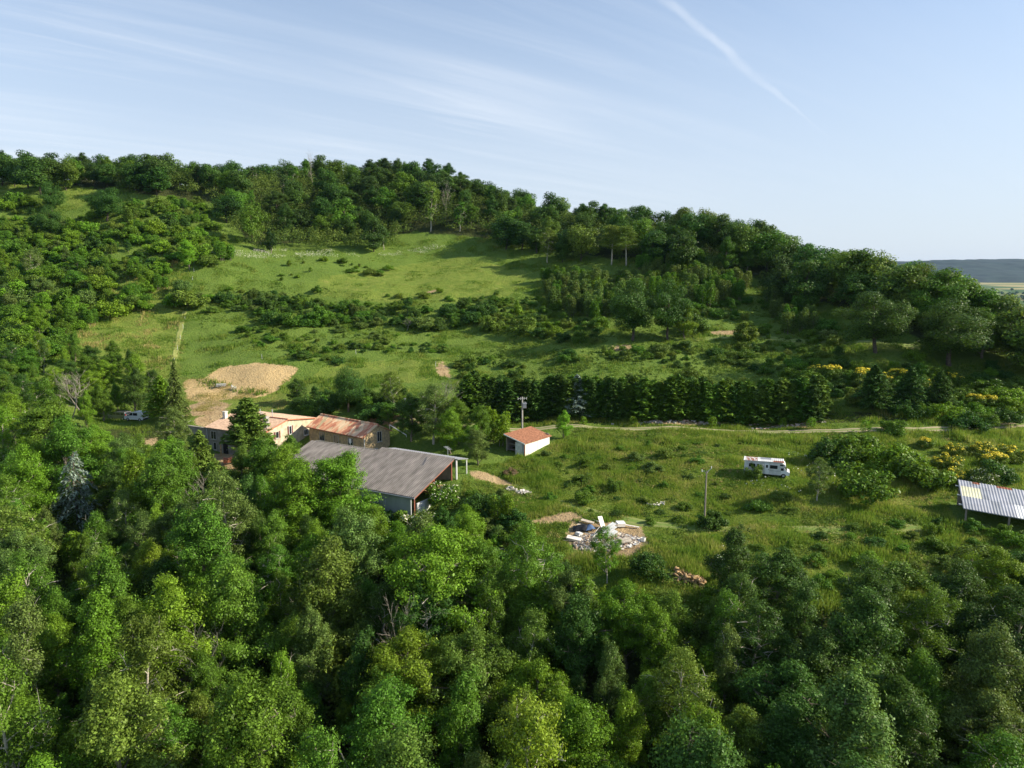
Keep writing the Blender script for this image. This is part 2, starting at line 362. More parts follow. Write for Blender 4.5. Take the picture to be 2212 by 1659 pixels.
def build_ground():
    def axis(f0, f1, s0, m0, m1, s1, lo, hi):
        a = list(np.arange(m0, f0, s1)) + list(np.arange(f0, f1, s0)) + list(np.arange(f1, m1+.1, s1))
        g = 1.0; st = s1*2
        x = a[-1]
        while x < hi: x += st; st *= 1.28; a.append(x)
        st = s1*2; x = a[0]; pre = []
        while x > lo: x -= st; st *= 1.28; pre.append(x)
        return np.array(pre[::-1]+a)
    xs = axis(-130, 120, 1.0, -320, 340, 3.0, -9000, 9000)
    ys = axis(75, 230, 1.0, -40, 440, 2.2, -6000, 12000)
    XX, YY = np.meshgrid(xs, ys); Z = zt(XX, YY)
    V = np.stack([XX, YY, Z], -1).reshape(-1, 3)
    nx, ny = len(xs), len(ys)
    I = np.arange(nx*ny).reshape(ny, nx)
    F = np.stack([I[:-1, :-1], I[:-1, 1:], I[1:, 1:], I[1:, :-1]], -1).reshape(-1, 4)
    dx, dy = project(V)
    front = V[:, 1] > 20
    near = front & (V[:, 1] < 460)
    def mask(polys):
        r = np.zeros(len(V), bool)
        for p in polys: r |= inpoly(dx, dy, p)
        r = (r & near).astype(float).reshape(ny, nx)
        for _ in range(2):
            q = r.copy(); q[1:] += r[:-1]; q[:-1] += r[1:]; q[:, 1:] += r[:, :-1]; q[:, :-1] += r[:, 1:]; r = q/5
        return r.ravel()
    # the far face of the ridge must not pick up the soil of the near face: soil only below 240 m
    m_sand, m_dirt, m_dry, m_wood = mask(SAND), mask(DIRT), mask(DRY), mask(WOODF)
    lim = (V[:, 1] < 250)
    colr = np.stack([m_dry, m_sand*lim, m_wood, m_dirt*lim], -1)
    m, nt, b = _nodes('hillside_ground'); N, L = nt.nodes, nt.links
    at_ = N.new('ShaderNodeAttribute'); at_.attribute_name = 'zone'
    se = N.new('ShaderNodeSeparateColor'); L.new(at_.outputs['Color'], se.inputs[0])
    tc = N.new('ShaderNodeTexCoord')
    def noise(s, d=5, r=.6):
        n = N.new('ShaderNodeTexNoise'); n.inputs['Scale'].default_value = s; n.inputs['Detail'].default_value = d; n.inputs['Roughness'].default_value = r
        L.new(tc.outputs['Object'], n.inputs[0]); return n.outputs['Fac']
    def ramp(x, *els):
        r = N.new('ShaderNodeValToRGB'); L.new(x, r.inputs[0]); e = r.color_ramp.elements
        while len(e) < len(els): e.new(.5)
        for k, (p, c) in enumerate(els): e[k].position = p; e[k].color = (*c, 1)
        return r.outputs[0]
    def mix(f, a, c):
        n = N.new('ShaderNodeMix'); n.data_type = 'RGBA'; L.new(f, n.inputs[0]); L.new(a, n.inputs[6]); L.new(c, n.inputs[7]); return n.outputs[2]
    def thr(x, nz, k=.6, lo=.35, hi=.65):
        a = N.new('ShaderNodeMath'); a.operation = 'MULTIPLY_ADD'; L.new(nz, a.inputs[0]); a.inputs[1].default_value = k; a.inputs[2].default_value = -k/2
        s = N.new('ShaderNodeMath'); s.operation = 'ADD'; L.new(x, s.inputs[0]); L.new(a.outputs[0], s.inputs[1])
        q = N.new('ShaderNodeMapRange'); q.interpolation_type = 'SMOOTHSTEP'; L.new(s.outputs[0], q.inputs[0]); q.inputs[1].default_value = lo; q.inputs[2].default_value = hi
        return q.outputs[0]
    n1 = noise(.06); n2 = noise(.45, 6, .7); n3 = noise(2.2, 4, .7)
    green = mix(n2, ramp(n1, (.35, (.085, .168, .024)), (.65, (.140, .222, .034))), ramp(n3, (.3, (.060, .115, .020)), (.5, (.14, .20, .036)), (.7, (.21, .25, .055))))
    dry = ramp(n2, (.3, (.115, .185, .028)), (.55, (.180, .235, .04)), (.75, (.25, .26, .065)))
    c = mix(thr(se.outputs[0], n2, .7), green, dry)
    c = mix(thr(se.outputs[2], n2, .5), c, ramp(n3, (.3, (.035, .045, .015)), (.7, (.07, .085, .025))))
    dirt = ramp(n2, (.3, (.30, .20, .10)), (.6, (.46, .34, .19)), (.8, (.27, .25, .09)))
    c = mix(thr(at_.outputs['Alpha'], noise(.9, 8, .75), 1.7, .36, .58), c, dirt)
    sand = ramp(noise(1.1, 8, .75), (.28, (.45, .31, .15)), (.5, (.54, .39, .19)), (.72, (.59, .45, .24)))
    c = mix(thr(se.outputs[1], noise(.33, 8, .72), 1.6, .34, .58), c, sand)
    # far valley: field patchwork
    fv = N.new('ShaderNodeTexVoronoi'); fv.inputs['Scale'].default_value = .0032; L.new(tc.outputs['Object'], fv.inputs[0])
    sx = N.new('ShaderNodeSeparateColor'); L.new(fv.outputs['Color'], sx.inputs[0])
    field = ramp(sx.outputs[0], (.0, (.05, .10, .025)), (.45, (.09, .14, .04)), (.6, (.36, .30, .14)), (.8, (.10, .16, .04)), (1., (.42, .36, .18)))
    sp = N.new('ShaderNodeSeparateXYZ'); L.new(tc.outputs['Object'], sp.inputs[0])
    q = N.new('ShaderNodeMapRange'); L.new(sp.outputs[1], q.inputs[0]); q.inputs[1].default_value = 460; q.inputs[2].default_value = 620
    c = mix(q.outputs[0], c, field)
    L.new(c, b.inputs['Base Color']); b.inputs['Roughness'].default_value = .95; b.inputs['Specular IOR Level'].default_value = .1
    ad = N.new('ShaderNodeMath'); ad.operation = 'ADD'; L.new(n2, ad.inputs[0]); L.new(n3, ad.inputs[1])
    bp = N.new('ShaderNodeBump'); bp.inputs['Strength'].default_value = .9; bp.inputs['Distance'].default_value = .6
    L.new(ad.outputs[0], bp.inputs['Height']); L.new(bp.outputs[0], b.inputs['Normal'])
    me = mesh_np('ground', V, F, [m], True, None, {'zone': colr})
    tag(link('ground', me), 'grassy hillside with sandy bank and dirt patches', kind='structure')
build_ground()

# ------------------------------------------------------------------ plant prototypes
def leaf_quads(c, n, size, asp=.55, r=rng, up=None):
    k = len(c)
    n = n/np.maximum(np.linalg.norm(n, axis=1, keepdims=True), 1e-6)
    a = r.normal(size=(k, 3)) if up is None else up + r.normal(size=(k, 3))*.25
    t = a - n*(a*n).sum(1, keepdims=True); t /= np.maximum(np.linalg.norm(t, axis=1, keepdims=True), 1e-6)
    b = np.cross(n, t)
    s = (size*(.65+.7*r.random(k)))[:, None]*.5
    v = np.stack([c-t*s, c+b*s*asp, c+t*s, c-b*s*asp], 1).reshape(-1, 3)
    f = np.arange(4*k).reshape(k, 4)
    return v, f

def unit(k, r=rng):
    d = r.normal(size=(k, 3)); return d/np.linalg.norm(d, axis=1, keepdims=True)

def tree_lobes(r, R, z0, z1, n, flat=1.0, top=.2):
    """lobe centres through the crown's volume, most near its outside"""
    d = unit(n, r); d[:, 2] = d[:, 2]*.9 + top*r.random(n)
    q = (.30+.66*np.sqrt(r.random(n)))
    az = np.arctan2(d[:, 1], d[:, 0]); 
    wob = 1 + .22*np.sin(az*2+r.random()*6) + .16*np.sin(az*3+r.random()*6)
    h = (z1-z0)/2
    c = np.stack([d[:, 0]*q*R*wob, d[:, 1]*q*R*wob, (z0+z1)/2 + d[:, 2]*q*h*flat], 1)
    c[:, :2] *= (1 - .25*np.clip((c[:, 2:]-(z0+z1)/2)/h, 0, 1)**2)
    return c

def crown_np(seed, R, z0, z1, nl, lr, nleaf, leaf, flat=.75, asp=.6, top=.25):
    r = np.random.default_rng(seed)
    lob = tree_lobes(r, R, z0, z1, nl, 1.0, top)
    rad = lr*(.6+.8*r.random(nl))
    k = np.maximum(12, (nleaf*rad**2/np.sum(rad**2)).astype(int))
    idx = np.repeat(np.arange(nl), k); m = len(idx)
    d = unit(m, r); d[:, 2] = d[:, 2]*.8+.28
    rr = rad[idx]*(.55+.5*r.random(m)**.6)
    # small twigs: leaves bunch together around sub-points
    c = lob[idx] + d*rr[:, None]*np.array([1, 1, flat]) + r.normal(size=(m, 3))*.06*lr
    out = c - np.array([0, 0, (z0+z1)/2]); out /= np.linalg.norm(out, axis=1, keepdims=True)
    n = d*.7 + out*.3 + unit(m, r)*.75 + np.array([0, 0, .25])
    return leaf_quads(c, n, np.full(m, leaf), asp, r), lob, rad

def trunk_mesh(name, lob, z0, z1, seed, r0=.2, nlimb=14, bark=BARK, twigs=0):
    rr = random.Random(seed); mb = MB()
    top = z0+(z1-z0)*.72
    pts = []; x = y = 0
    for i in range(6):
        t = i/5; pts.append(Vector((x, y, -0.4+(top+.4)*t))); x += rr.uniform(-.22, .22); y += rr.uniform(-.22, .22)
    mb.tube(pts, [r0*(1.15-.85*i/5) for i in range(6)], 7)
    order = list(range(len(lob))); rr.shuffle(order)
    for j in order[:nlimb]:
        e = Vector(lob[j]); hgt = max(z0*.7, min(top*.95, e.z - abs(rr.gauss(.3, .2))*Vector((e.x, e.y)).length - .4))
        k = min(4.999, max(0, (hgt+.4)/(top+.4)*5)); a = pts[int(k)].lerp(pts[min(5, int(k)+1)], k-int(k))
        mid = a.lerp(e, .5) + Vector((rr.uniform(-.3, .3), rr.uniform(-.3, .3), rr.uniform(0, .5)))
        mb.tube([a, mid, e], [r0*.42, r0*.26, r0*.08], 5)
        for _ in range(twigs):
            q = mid.lerp(e, rr.random()); t = q + Vector((rr.gauss(0, 1), rr.gauss(0, 1), rr.gauss(.35, .7))).normalized()*rr.uniform(.6, 1.5)
            mb.tube([q, q.lerp(t, .5)+Vector((0, 0, rr.uniform(-.1, .15))), t], [.045, .03, .012], 4, caps=False)
    return mb.data(name, bark)

PROTO = {}
def make_broadleaf(key, seed, R, z0, z1, nl, lr, nleaf, leaf, flat=.75, bark=BARK, r0=.2, twigs=0, top=.25, asp=.6, nlimb=14):
    (v, f), lob, rad = crown_np(seed, R, z0, z1, nl, lr, nleaf, leaf, flat, asp, top)
    cm = mesh_np('crown', v, f, [LEAF]); tm = trunk_mesh('trunk', lob, z0, z1, seed, r0, nlimb, bark, twigs)
    PROTO[key] = dict(parts=[('trunk', tm), ('crown', cm)], H=z1, R=R)

def make_tree(key, seed, R, z0, nlimb, nspray, nleaf, leaf, sr, p=.42, H=10., bark=BARK, r0=.2, bare=10, asp=.6, flat=.75, limb_out=1.0, bm=LEAF):
    """trunk, limbs and twigs, each twig ending in a spray of leaves; nothing fills the space between the sprays"""
    r = np.random.default_rng(seed); mb = MB()
    def env(t):
        t = np.clip(t, .02, .98); return R*np.where(t < p, (t/p)**.55, ((1-t)/(1-p))**.6)
    wob = r.normal(size=(7, 2))*.16; wob[0] = 0; wob = np.cumsum(wob, 0)
    tz = np.linspace(-.4, H*.86, 7); TP = np.column_stack([wob, tz])
    mb.tube([tuple(q) for q in TP], [r0*(1.15-.9*i/6) for i in range(7)], 7)
    def trunk(z): return np.array([np.interp(z, tz, TP[:, 0]), np.interp(z, tz, TP[:, 1]), z])
    limbs = []
    for i in range(nlimb):
        u = (i+.5)/nlimb; hs = z0*.75+(H*.8-z0*.75)*u**.9; a = i*2.399+r.normal()*.35
        he = min(H*.97, hs+r.uniform(.6, 2.6)*(1-.4*u)); t = (he-z0)/(H-z0); L = float(env(t))*r.uniform(.6, 1.12)*limb_out
        P0 = trunk(hs); P2 = np.array([P0[0]*.5+np.cos(a)*L, P0[1]*.5+np.sin(a)*L, max(he, z0*.8)]); P1 = (P0+P2)/2+np.array([r.normal()*.25, r.normal()*.25, r.uniform(-.1, .5)])
        rad = r0*(.5-.3*u); mb.tube([tuple(P0), tuple(P1), tuple(P2)], [rad, rad*.6, .025], 5); limbs.append((P0, P1, P2))
    C = []
    for k in range(nspray):
        P0, P1, P2 = limbs[r.integers(nlimb)]; s_ = r.uniform(.35, 1.0); q = (1-s_)**2*P0+2*s_*(1-s_)*P1+s_*s_*P2
        d = unit(1, r)[0]; d[2] = abs(d[2])*.8-.15; e = q+d*r.uniform(.4, .30*R+.35)
        t = (e[2]-z0)/(H-z0); rr_ = np.hypot(e[0], e[1]); m_ = float(env(t))*1.12
        if rr_ > m_: e[:2] *= m_/rr_
        e[2] = min(max(e[2], z0*.7), H); C.append(e)
        if k % 2 == 0: mb.tube([tuple(q), tuple((q+e)/2+np.array([0, 0, .05])), tuple(e)], [.035, .025, .01], 3, caps=False)
    for k in range(bare):
        P0, P1, P2 = limbs[r.integers(nlimb)]; q = P1*.4+P2*.6; d = unit(1, r)[0]; d[2] = abs(d[2]); L_ = r.uniform(.9, 1.6); e1 = q+d*L_*.45+r.normal(size=3)*.14; e2 = q+d*L_*.8+r.normal(size=3)*.22; e3 = q+d*L_*.95+r.normal(size=3)*.32; mb.tube([tuple(q), tuple(e1), tuple(e2)], [.03, .02, .008], 3, caps=False); mb.tube([tuple(e1), tuple(e3)], [.016, .006], 3, caps=False)
    for k in range(max(3, nspray//14)): C.append(trunk(H*r.uniform(.84, .99))+r.normal(size=3)*np.array([.35, .35, .1]))
    C = np.array(C); n = len(C); rad = sr*(.55+.8*r.random(n)); kk = np.maximum(8, (nleaf*rad**2/np.sum(rad**2)).astype(int)); idx = np.repeat(np.arange(n), kk); m_ = len(idx)
    d = unit(m_, r); far = (.25+.8*r.random(m_)**.7)*np.where(r.random(m_) < .14, 1.55, 1.0); c = C[idx]+d*(rad[idx]*far)[:, None]*np.array([1, 1, flat]); out = C[idx]*np.array([1, 1, 0]); out /= np.maximum(np.linalg.norm(out, axis=1, keepdims=True), .3)
    nn = d*.8+out*.25+unit(m_, r)*.6+np.array([0, 0, .3]); v, f = leaf_quads(c, nn, leaf*(.6+1.1*r.random(m_)**2), asp, r)
    PROTO[key] = dict(parts=[('trunk', mb.data('trunk', bark)), ('crown', mesh_np('crown', v, f, [bm]))], H=H, R=R)

# near broadleaf trees (about 10 m tall), fine leaves
make_tree('oak_a', 11, 3.5, 1.0, 20, 300, 56000, .125, .52, bare=5)
make_tree('oak_b', 12, 4.1, 1.0, 22, 340, 62000, .13, .54, .5, bare=5)
make_tree('oval_a', 13, 2.8, .7, 20, 270, 48000, .12, .46, .38, flat=1.15, bare=3)
make_tree('oval_b', 14, 3.1, .7, 20, 270, 48000, .13, .50, .36, flat=1.0, bare=3)
make_tree('loose_a', 15, 3.2, 1.6, 20, 190, 30000, .12, .46, .5, bark=PALEBARK, r0=.15, bare=9, flat=.8)
make_tree('loose_b', 16, 2.8, 1.4, 20, 190, 27000, .115, .44, .48, bark=PALEBARK, r0=.14, bare=9, flat=1.2)
make_tree('dense_a', 17, 3.7, .8, 22, 400, 70000, .125, .52, .42, bare=0)
make_tree('tall_a', 18, 2.1, .5, 22, 220, 36000, .115, .40, .32, r0=.14, bare=3, flat=1.3)
make_tree('tall_b', 19, 2.0, .5, 20, 180, 26000, .12, .40, .30, r0=.12, bare=6, bark=PALEBARK, flat=1.3)
make_broadleaf('round_a', 20, 4.3, .8, 10, 60, 1.25, 26000, .22, .85, DARKBARK, .25)
make_broadleaf('round_b', 21, 3.8, .6, 10, 54, 1.2, 24000, .22, .85, DARKBARK, .25)
# woodland trees seen from far off
for i in range(5):
    make_broadleaf('wood_%d' % i, 30+i, 3.6+.35*(i % 3), -.2+.5*(i % 2), 9.6+.3*(i % 3), 46, 1.25+.1*(i % 2), 7000, .40, .9, DARKBARK, .2, top=.4)
make_tree('wood_pale', 37, 2.4, 2.6, 12, 30, 1700, .42, .8, .5, bark=PALEBARK, r0=.17, bare=26)

def make_shrub(key, seed, R, H, nl, lr, nleaf, leaf, flat=.8, asp=.6):
    r = np.random.default_rng(seed)
    d = unit(nl, r); d[:, 2] = np.abs(d[:, 2])
    q = .35+.6*np.sqrt(r.random(nl))
    lob = np.stack([d[:, 0]*q*R, d[:, 1]*q*R, .12*H+d[:, 2]*q*H*.72], 1); rad = lr*(.6+.8*r.random(nl))
    k = np.maximum(10, (nleaf*rad**2/np.sum(rad**2)).astype(int)); idx = np.repeat(np.arange(nl), k); m = len(idx)
    dd = unit(m, r); dd[:, 2] = dd[:, 2]*.85+.25
    c = lob[idx]+dd*(rad[idx]*(.5+.55*r.random(m)))[:, None]*np.array([1, 1, flat]); c[:, 2] = np.maximum(c[:, 2], .02)
    n = dd+unit(m, r)*.9+np.array([0, 0, .15])
    v, f = leaf_quads(c, n, np.full(m, leaf), asp, r)
    PROTO[key] = dict(mesh=mesh_np(key, v, f, [LEAF]), H=H, R=R, lob=lob, rad=rad)
for i in range(4):
    make_shrub('bush_%d' % i, 50+i, 1.7+.25*(i % 2), 2.9+.4*(i % 3), 30, .58, 5000, .22, .95)
for i in range(3):
    make_shrub('scrub_%d' % i, 60+i, 1.6, 2.3, 34, .42, 4600, .17, 1.0)
# upright sucker thicket (young poplar / elm)
def make_upright(key, seed, n, H, nleaf, leaf):
    r = np.random.default_rng(seed); cs = []; mb = MB()
    for i in range(n):
        a = r.random()*6.28; q = np.sqrt(r.random())*1.5; x, y = q*np.cos(a), q*np.sin(a); h = H*(.6+.4*r.random())
        mb.tube([(x, y, -.2), (x*1.05, y*1.05, h*.5), (x*1.15, y*1.15, h*.97)], [.06, .04, .01], 4, caps=False)
        k = nleaf//n; t = r.random(k)**.8; w = (.35+.65*np.sin(np.clip(t, 0, 1)*2.4+.5))*.95
        aa = r.random(k)*6.28; s = np.sqrt(r.random(k))*w
        cs.append(np.stack([x*(1+.15*t)+s*np.cos(aa), y*(1+.15*t)+s*np.sin(aa), h*(.12+.9*t)], 1))
    c = np.concatenate(cs); n_ = unit(len(c), r)+np.array([0, 0, .35])
    v, f = leaf_quads(c, n_, np.full(len(c), leaf), .6, r)
    PROTO[key] = dict(parts=[('stem', mb.data('stem', BARK)), ('foliage', mesh_np('foliage', v, f, [LEAF]))], H=H, R=1.8)
make_upright('upright_a', 71, 8, 5.5, 5200, .27)
make_upright('upright_b', 72, 6, 6.0, 4400, .28)
make_upright('sapling', 73, 1, 3.0, 420, .24)

def make_conifer(key, seed, H, R, nb, droop, per, leaf, z0=.4, power=1.0, spiky=.3, mat_=NEEDLE, r0=.16, asp=.22, trunk=DARKBARK, rise=.0):
    """whorled branches carrying sprays of needles"""
    r = np.random.default_rng(seed); mb = MB(); C = []; Nn = []; U = []
    mb.tube([(0, 0, -.4), (r.normal()*.05, r.normal()*.05, H*.5), (0, 0, H*.98)], [r0, r0*.6, .015], 6)
    for i in range(nb):
        t = (i+.5)/nb; h = z0+(H-z0)*t**.85; L = R*(1-t)**power*(.75+.5*r.random())+.12
        a = i*2.399+r.normal()*.25; d = np.array([np.cos(a), np.sin(a), 0])
        tip = d*L+np.array([0, 0, h-droop*L+rise*L]); b0 = np.array([0, 0, h])
        mid = (b0+tip)/2+np.array([0, 0, .12*L])
        if L > .5: mb.tube([tuple(b0), tuple(mid), tuple(tip)], [.05, .03, .01], 3, caps=False)
        k = max(4, int(per*(L/R+.15))); s = r.random(k)**.7
        p = (1-s)[:, None]**2*b0+2*((1-s)*s)[:, None]*mid+(s**2)[:, None]*tip
        side = np.array([-d[1], d[0], 0]); w = (.14+.30*(1-s))*L*.8+.08
        p = p+side*(r.normal(size=k)*w*.55)[:, None]+np.array([0, 0, 1])*(r.normal(size=k)*.08-.10*np.abs(r.normal(size=k)))[:, None]
        C.append(p); Nn.append(np.tile([0, 0, 1.], (k, 1))+unit(k, r)*.75); U.append(np.tile(d, (k, 1))*.8+side*r.normal(size=(k, 1))*.6+np.array([0, 0, spiky-droop*.5]))
    C = np.concatenate(C); v, f = leaf_quads(C, np.concatenate(Nn), np.full(len(C), leaf), asp*1.6, r, np.concatenate(U))
    PROTO[key] = dict(parts=[('trunk', mb.data('trunk', trunk)), ('crown', mesh_np('crown', v, f, [mat_]))], H=H, R=R)
make_conifer('hedge_a', 81, 7.2, 1.7, 130, .05, 42, .55, .2, .55, .7, rise=.25)
make_conifer('hedge_b', 82, 6.6, 1.9, 120, .1, 44, .58, .2, .6, .6, rise=.2)
make_conifer('cedar', 83, 9, 3.6, 130, .12, 70, .6, .6, .8, .2, rise=.15)
make_conifer('cypress', 84, 10, 3.0, 170, .0, 80, .5, 2.8, .62, .5, rise=.3)
make_conifer('blue_cedar', 85, 11, 3.1, 120, .42, 80, .5, .6, 1.15, -.5)
make_conifer('weeping_cedar', 86, 7, 3.0, 30, .8, 80, .42, 1.4, .55, -1.2, r0=.1)

def make_pine(key, seed):
    r = np.random.default_rng(seed); mb = MB(); C = []
    mb.tube([(0, 0, -.4), (.1, .05, 5), (0, .1, 10.6)], [.22, .16, .05], 6)
    for i in range(26):
        h = 4.6+6.2*(i/26); L = (3.6*(1-((h-4.6)/7.4)**1.6))*(.7+.5*r.random()); a = i*2.4+r.normal()*.3
        e = np.array([np.cos(a)*L, np.sin(a)*L, h+.25*L*.4]); mb.tube([(0, 0, h), tuple(e)], [.07, .02], 4, caps=False)
        for j in range(5):
            q = np.array([0, 0, h])*(1-(.35+.16*j))+e*(.35+.16*j)
            k = 70; C.append(q+r.normal(size=(k, 3))*np.array([.6, .6, .2]))
    C = np.concatenate(C); v, f = leaf_quads(C, unit(len(C), r)+np.array([0, 0, .6]), np.full(len(C), .32), .4, r)
    PROTO[key] = dict(parts=[('trunk', mb.data('trunk', PALEBARK)), ('crown', mesh_np('crown', v, f, [NEEDLE]))], H=11, R=3.5)
make_pine('pine_a', 91); make_pine('pine_b', 92)

BAREBARK = mat('weathered_bark', (.30, .27, .22), .9, .25, 5)
def make_bare(key, seed, H, spread, n, bark=BAREBARK, r0=.12, sub=5):
    rr = random.Random(seed); mb = MB()
    def branch(p, d, L, rad, lev):
        pts = [p]; q = p.copy(); dd = d.copy()
        for i in range(3):
            dd = (dd+Vector((rr.gauss(0, .16), rr.gauss(0, .16), rr.gauss(.05, .1)))).normalized(); q = q+dd*L/3; pts.append(q.copy())
        mb.tube(pts, [rad, rad*.75, rad*.5, rad*.22], 5 if lev < 2 else 3, caps=False)
        if lev < 3:
            for _ in range(sub if lev else n):
                t = rr.uniform(.3, 1); k = min(2, int(t*3)); s = pts[k].lerp(pts[k+1], t*3-k)
                nd = (dd+Vector((rr.gauss(0, 1), rr.gauss(0, 1), rr.gauss(.15, .5)))*spread).normalized()
                branch(s, nd, L*rr.uniform(.35, .6), max(.012, rad*.4), lev+1)
    branch(Vector((0, 0, -.3)), Vector((rr.gauss(0, .05), rr.gauss(0, .05), 1)), H*.8, r0, 0)
    PROTO[key] = dict(parts=[('trunk', mb.data('trunk', bark))], H=H, R=2)
make_bare('bare_a', 101, 9, .75, 9); make_bare('bare_b', 102, 8, .6, 8)

COUNT = 0
def plant(key, x, y, H, tint, name, label, cat, group=None, wide=1.0, rz=None, sink=.12, lean=0.0):
    """one plant as an object of its own: an Empty with its parts, or one mesh"""
    p = PROTO[key]; s = H/p['H']; z = zf(x, y)-sink
    rz = random.uniform(0, 6.283) if rz is None else rz
    if 'mesh' in p:
        o = bpy.data.objects.new(name, p['mesh']); COL.objects.link(o); o.color = (*tint, 1)
    else:
        o = bpy.data.objects.new(name, None); COL.objects.link(o); o.empty_display_size = .2
        for pn, me in p['parts']:
            c = bpy.data.objects.new(pn, me); COL.objects.link(c); c.parent = o; c.color = (*tint, 1)
    o.location = (x, y, z); o.rotation_euler = (random.gauss(0, lean), random.gauss(0, lean), rz); o.scale = (s*wide, s*wide, s)
    return tag(o, label, cat, group)

TINT = {'bright': (.140, .250, .020), 'mid': (.100, .195, .021), 'dark': (.062, .128, .022), 'grey': (.122, .190, .042), 'yellow': (.165, .262, .022),
        'blue': (.24, .31, .25), 'olive': (.132, .202, .030), 'deep': (.046, .094, .020), 'brown': (.20, .155, .085), 'lime': (.20, .36, .026)}
TWORD = {'bright': 'bright green', 'mid': 'mid green', 'dark': 'dark green', 'grey': 'grey green', 'yellow': 'yellow green', 'blue': 'bluish green', 'olive': 'olive green', 'deep': 'very dark green', 'brown': 'brown', 'lime': 'lime green'}
LANDM = [(790,1000,'the grey barn'),(560,930,'the long farmhouse'),(750,930,'the stone house'),(1160,950,'the white shed'),(1655,1000,'the motorhome'),(2140,1080,'the metal shed'),
 (1310,1165,'the rubble heap'),(1480,1255,'the log pile'),(275,900,'the parked vans'),(540,825,'the sandy bank'),(1522,1060,'the forked pole'),(1126,890,'the transformer pole'),
 (1340,520,'the twin pines'),(1410,660,'the paired big trees'),(1900,700,'the wide track oak'),(410,560,'the lone lime tree'),(1000,590,'the upper meadow'),
 (180,395,'the hilltop clearing'),(160,1050,'the weeping cedar'),(690,1080,'the bright ash'),(1100,700,'the terraced meadow'),(300,740,'the fenced paddock'),(680,385,'the dead skyline tree'),
 (930,450,'the bleached trees'),(1650,560,'the ridge wood edge'),(2090,570,'the far valley gap'),(430,1440,'the bare pale tree'),(1400,850,'the conifer hedge'),(1850,800,'the yellow broom'),
 (2050,740,'the grey track oak'),(880,1370,'the dead middle limbs'),(1950,1450,'the shaded hollow'),(60,1620,'the bottom left corner'),(2150,1600,'the bottom right corner'),(1106,1640,'the bottom centre'),(40,720,'the left thicket')]
USED = {}
def plant_label(noun, tn, H, hs, x, y, tail):
    dx, dy = project(np.array([x, y, zf(x, y)+H*.6])); dx = float(dx); dy = float(dy)
    q = sorted((math.hypot(dx-a, (dy-b)*1.4), a, b, n) for a, b, n in LANDM)[0]
    d, a, b, n = q
    if d < 55: rel = 'right beside'
    elif abs(dx-a) > 1.6*abs(dy-b): rel = 'left of' if dx < a else 'right of'
    else: rel = 'above' if dy < b else 'below'
    size = 'low' if H < hs[0] else ('tall' if H > hs[1] else 'medium')
    t = f"{size} {TWORD[tn]} {noun} {tail}, {rel} {n}"
    return t if len(t.split()) <= 16 else t.replace('middle sized ', 'medium ')

OCC = []      # occupied spots x, y, radius
BUILT = []    # footprints to keep plants out of: polygons in plan
def free(x, y, r):
    for a, b, q in OCC:
        if (a-x)**2+(b-y)**2 < (.5*(r+q))**2*1.0: return False
    for p in BUILT:
        if inpoly(np.array([x]), np.array([y]), p)[0]: return False
    return True

def pick(w):
    ks = list(w); return random.choices(ks, [w[k] for k in ks])[0]

# things the plants in front must leave in sight: outline x0 y0 x1 y1 and distance
OPEN = [(240,886,322,940,139),(458,905,655,962,123),(672,893,838,965,118),(800,955,1000,1062,92),(690,950,800,1000,100),(1098,928,1190,985,112),(1603,985,1705,1030,100),(1232,1128,1390,1200,84),(2070,1035,2240,1135,83),(1450,1225,1525,1275,72),
 (1120,858,1136,925,121),(1510,1012,1532,1112,89),(470,985,570,1012,116),(395,785,650,865,149),(1255,915,1900,935,124),(1130,1105,1260,1135,88),(1000,1012,1125,1050,100),(118,995,205,1095,92),(205,990,255,1060,85),(1300,480,1376,575,236),(918,408,945,505,285),(384,520,438,592,225),(1160,485,1232,572,236),(1325,600,1490,738,168),(1835,660,1960,765,148)]
def blocks_view(dx, dy, hw, hh, Y):
    for x0, y0, x1, y1, D in OPEN:
        if Y < D and dx+hw*.75 > x0 and dx-hw*.75 < x1 and dy+hh > y0 and dy-hh*.9 < y1: return True
    return False
def hidden(x, y, z, lift=0.):
    t = np.linspace(.3, .985, 60); return bool((zt(x*t, y*t)+lift > z*t).any())
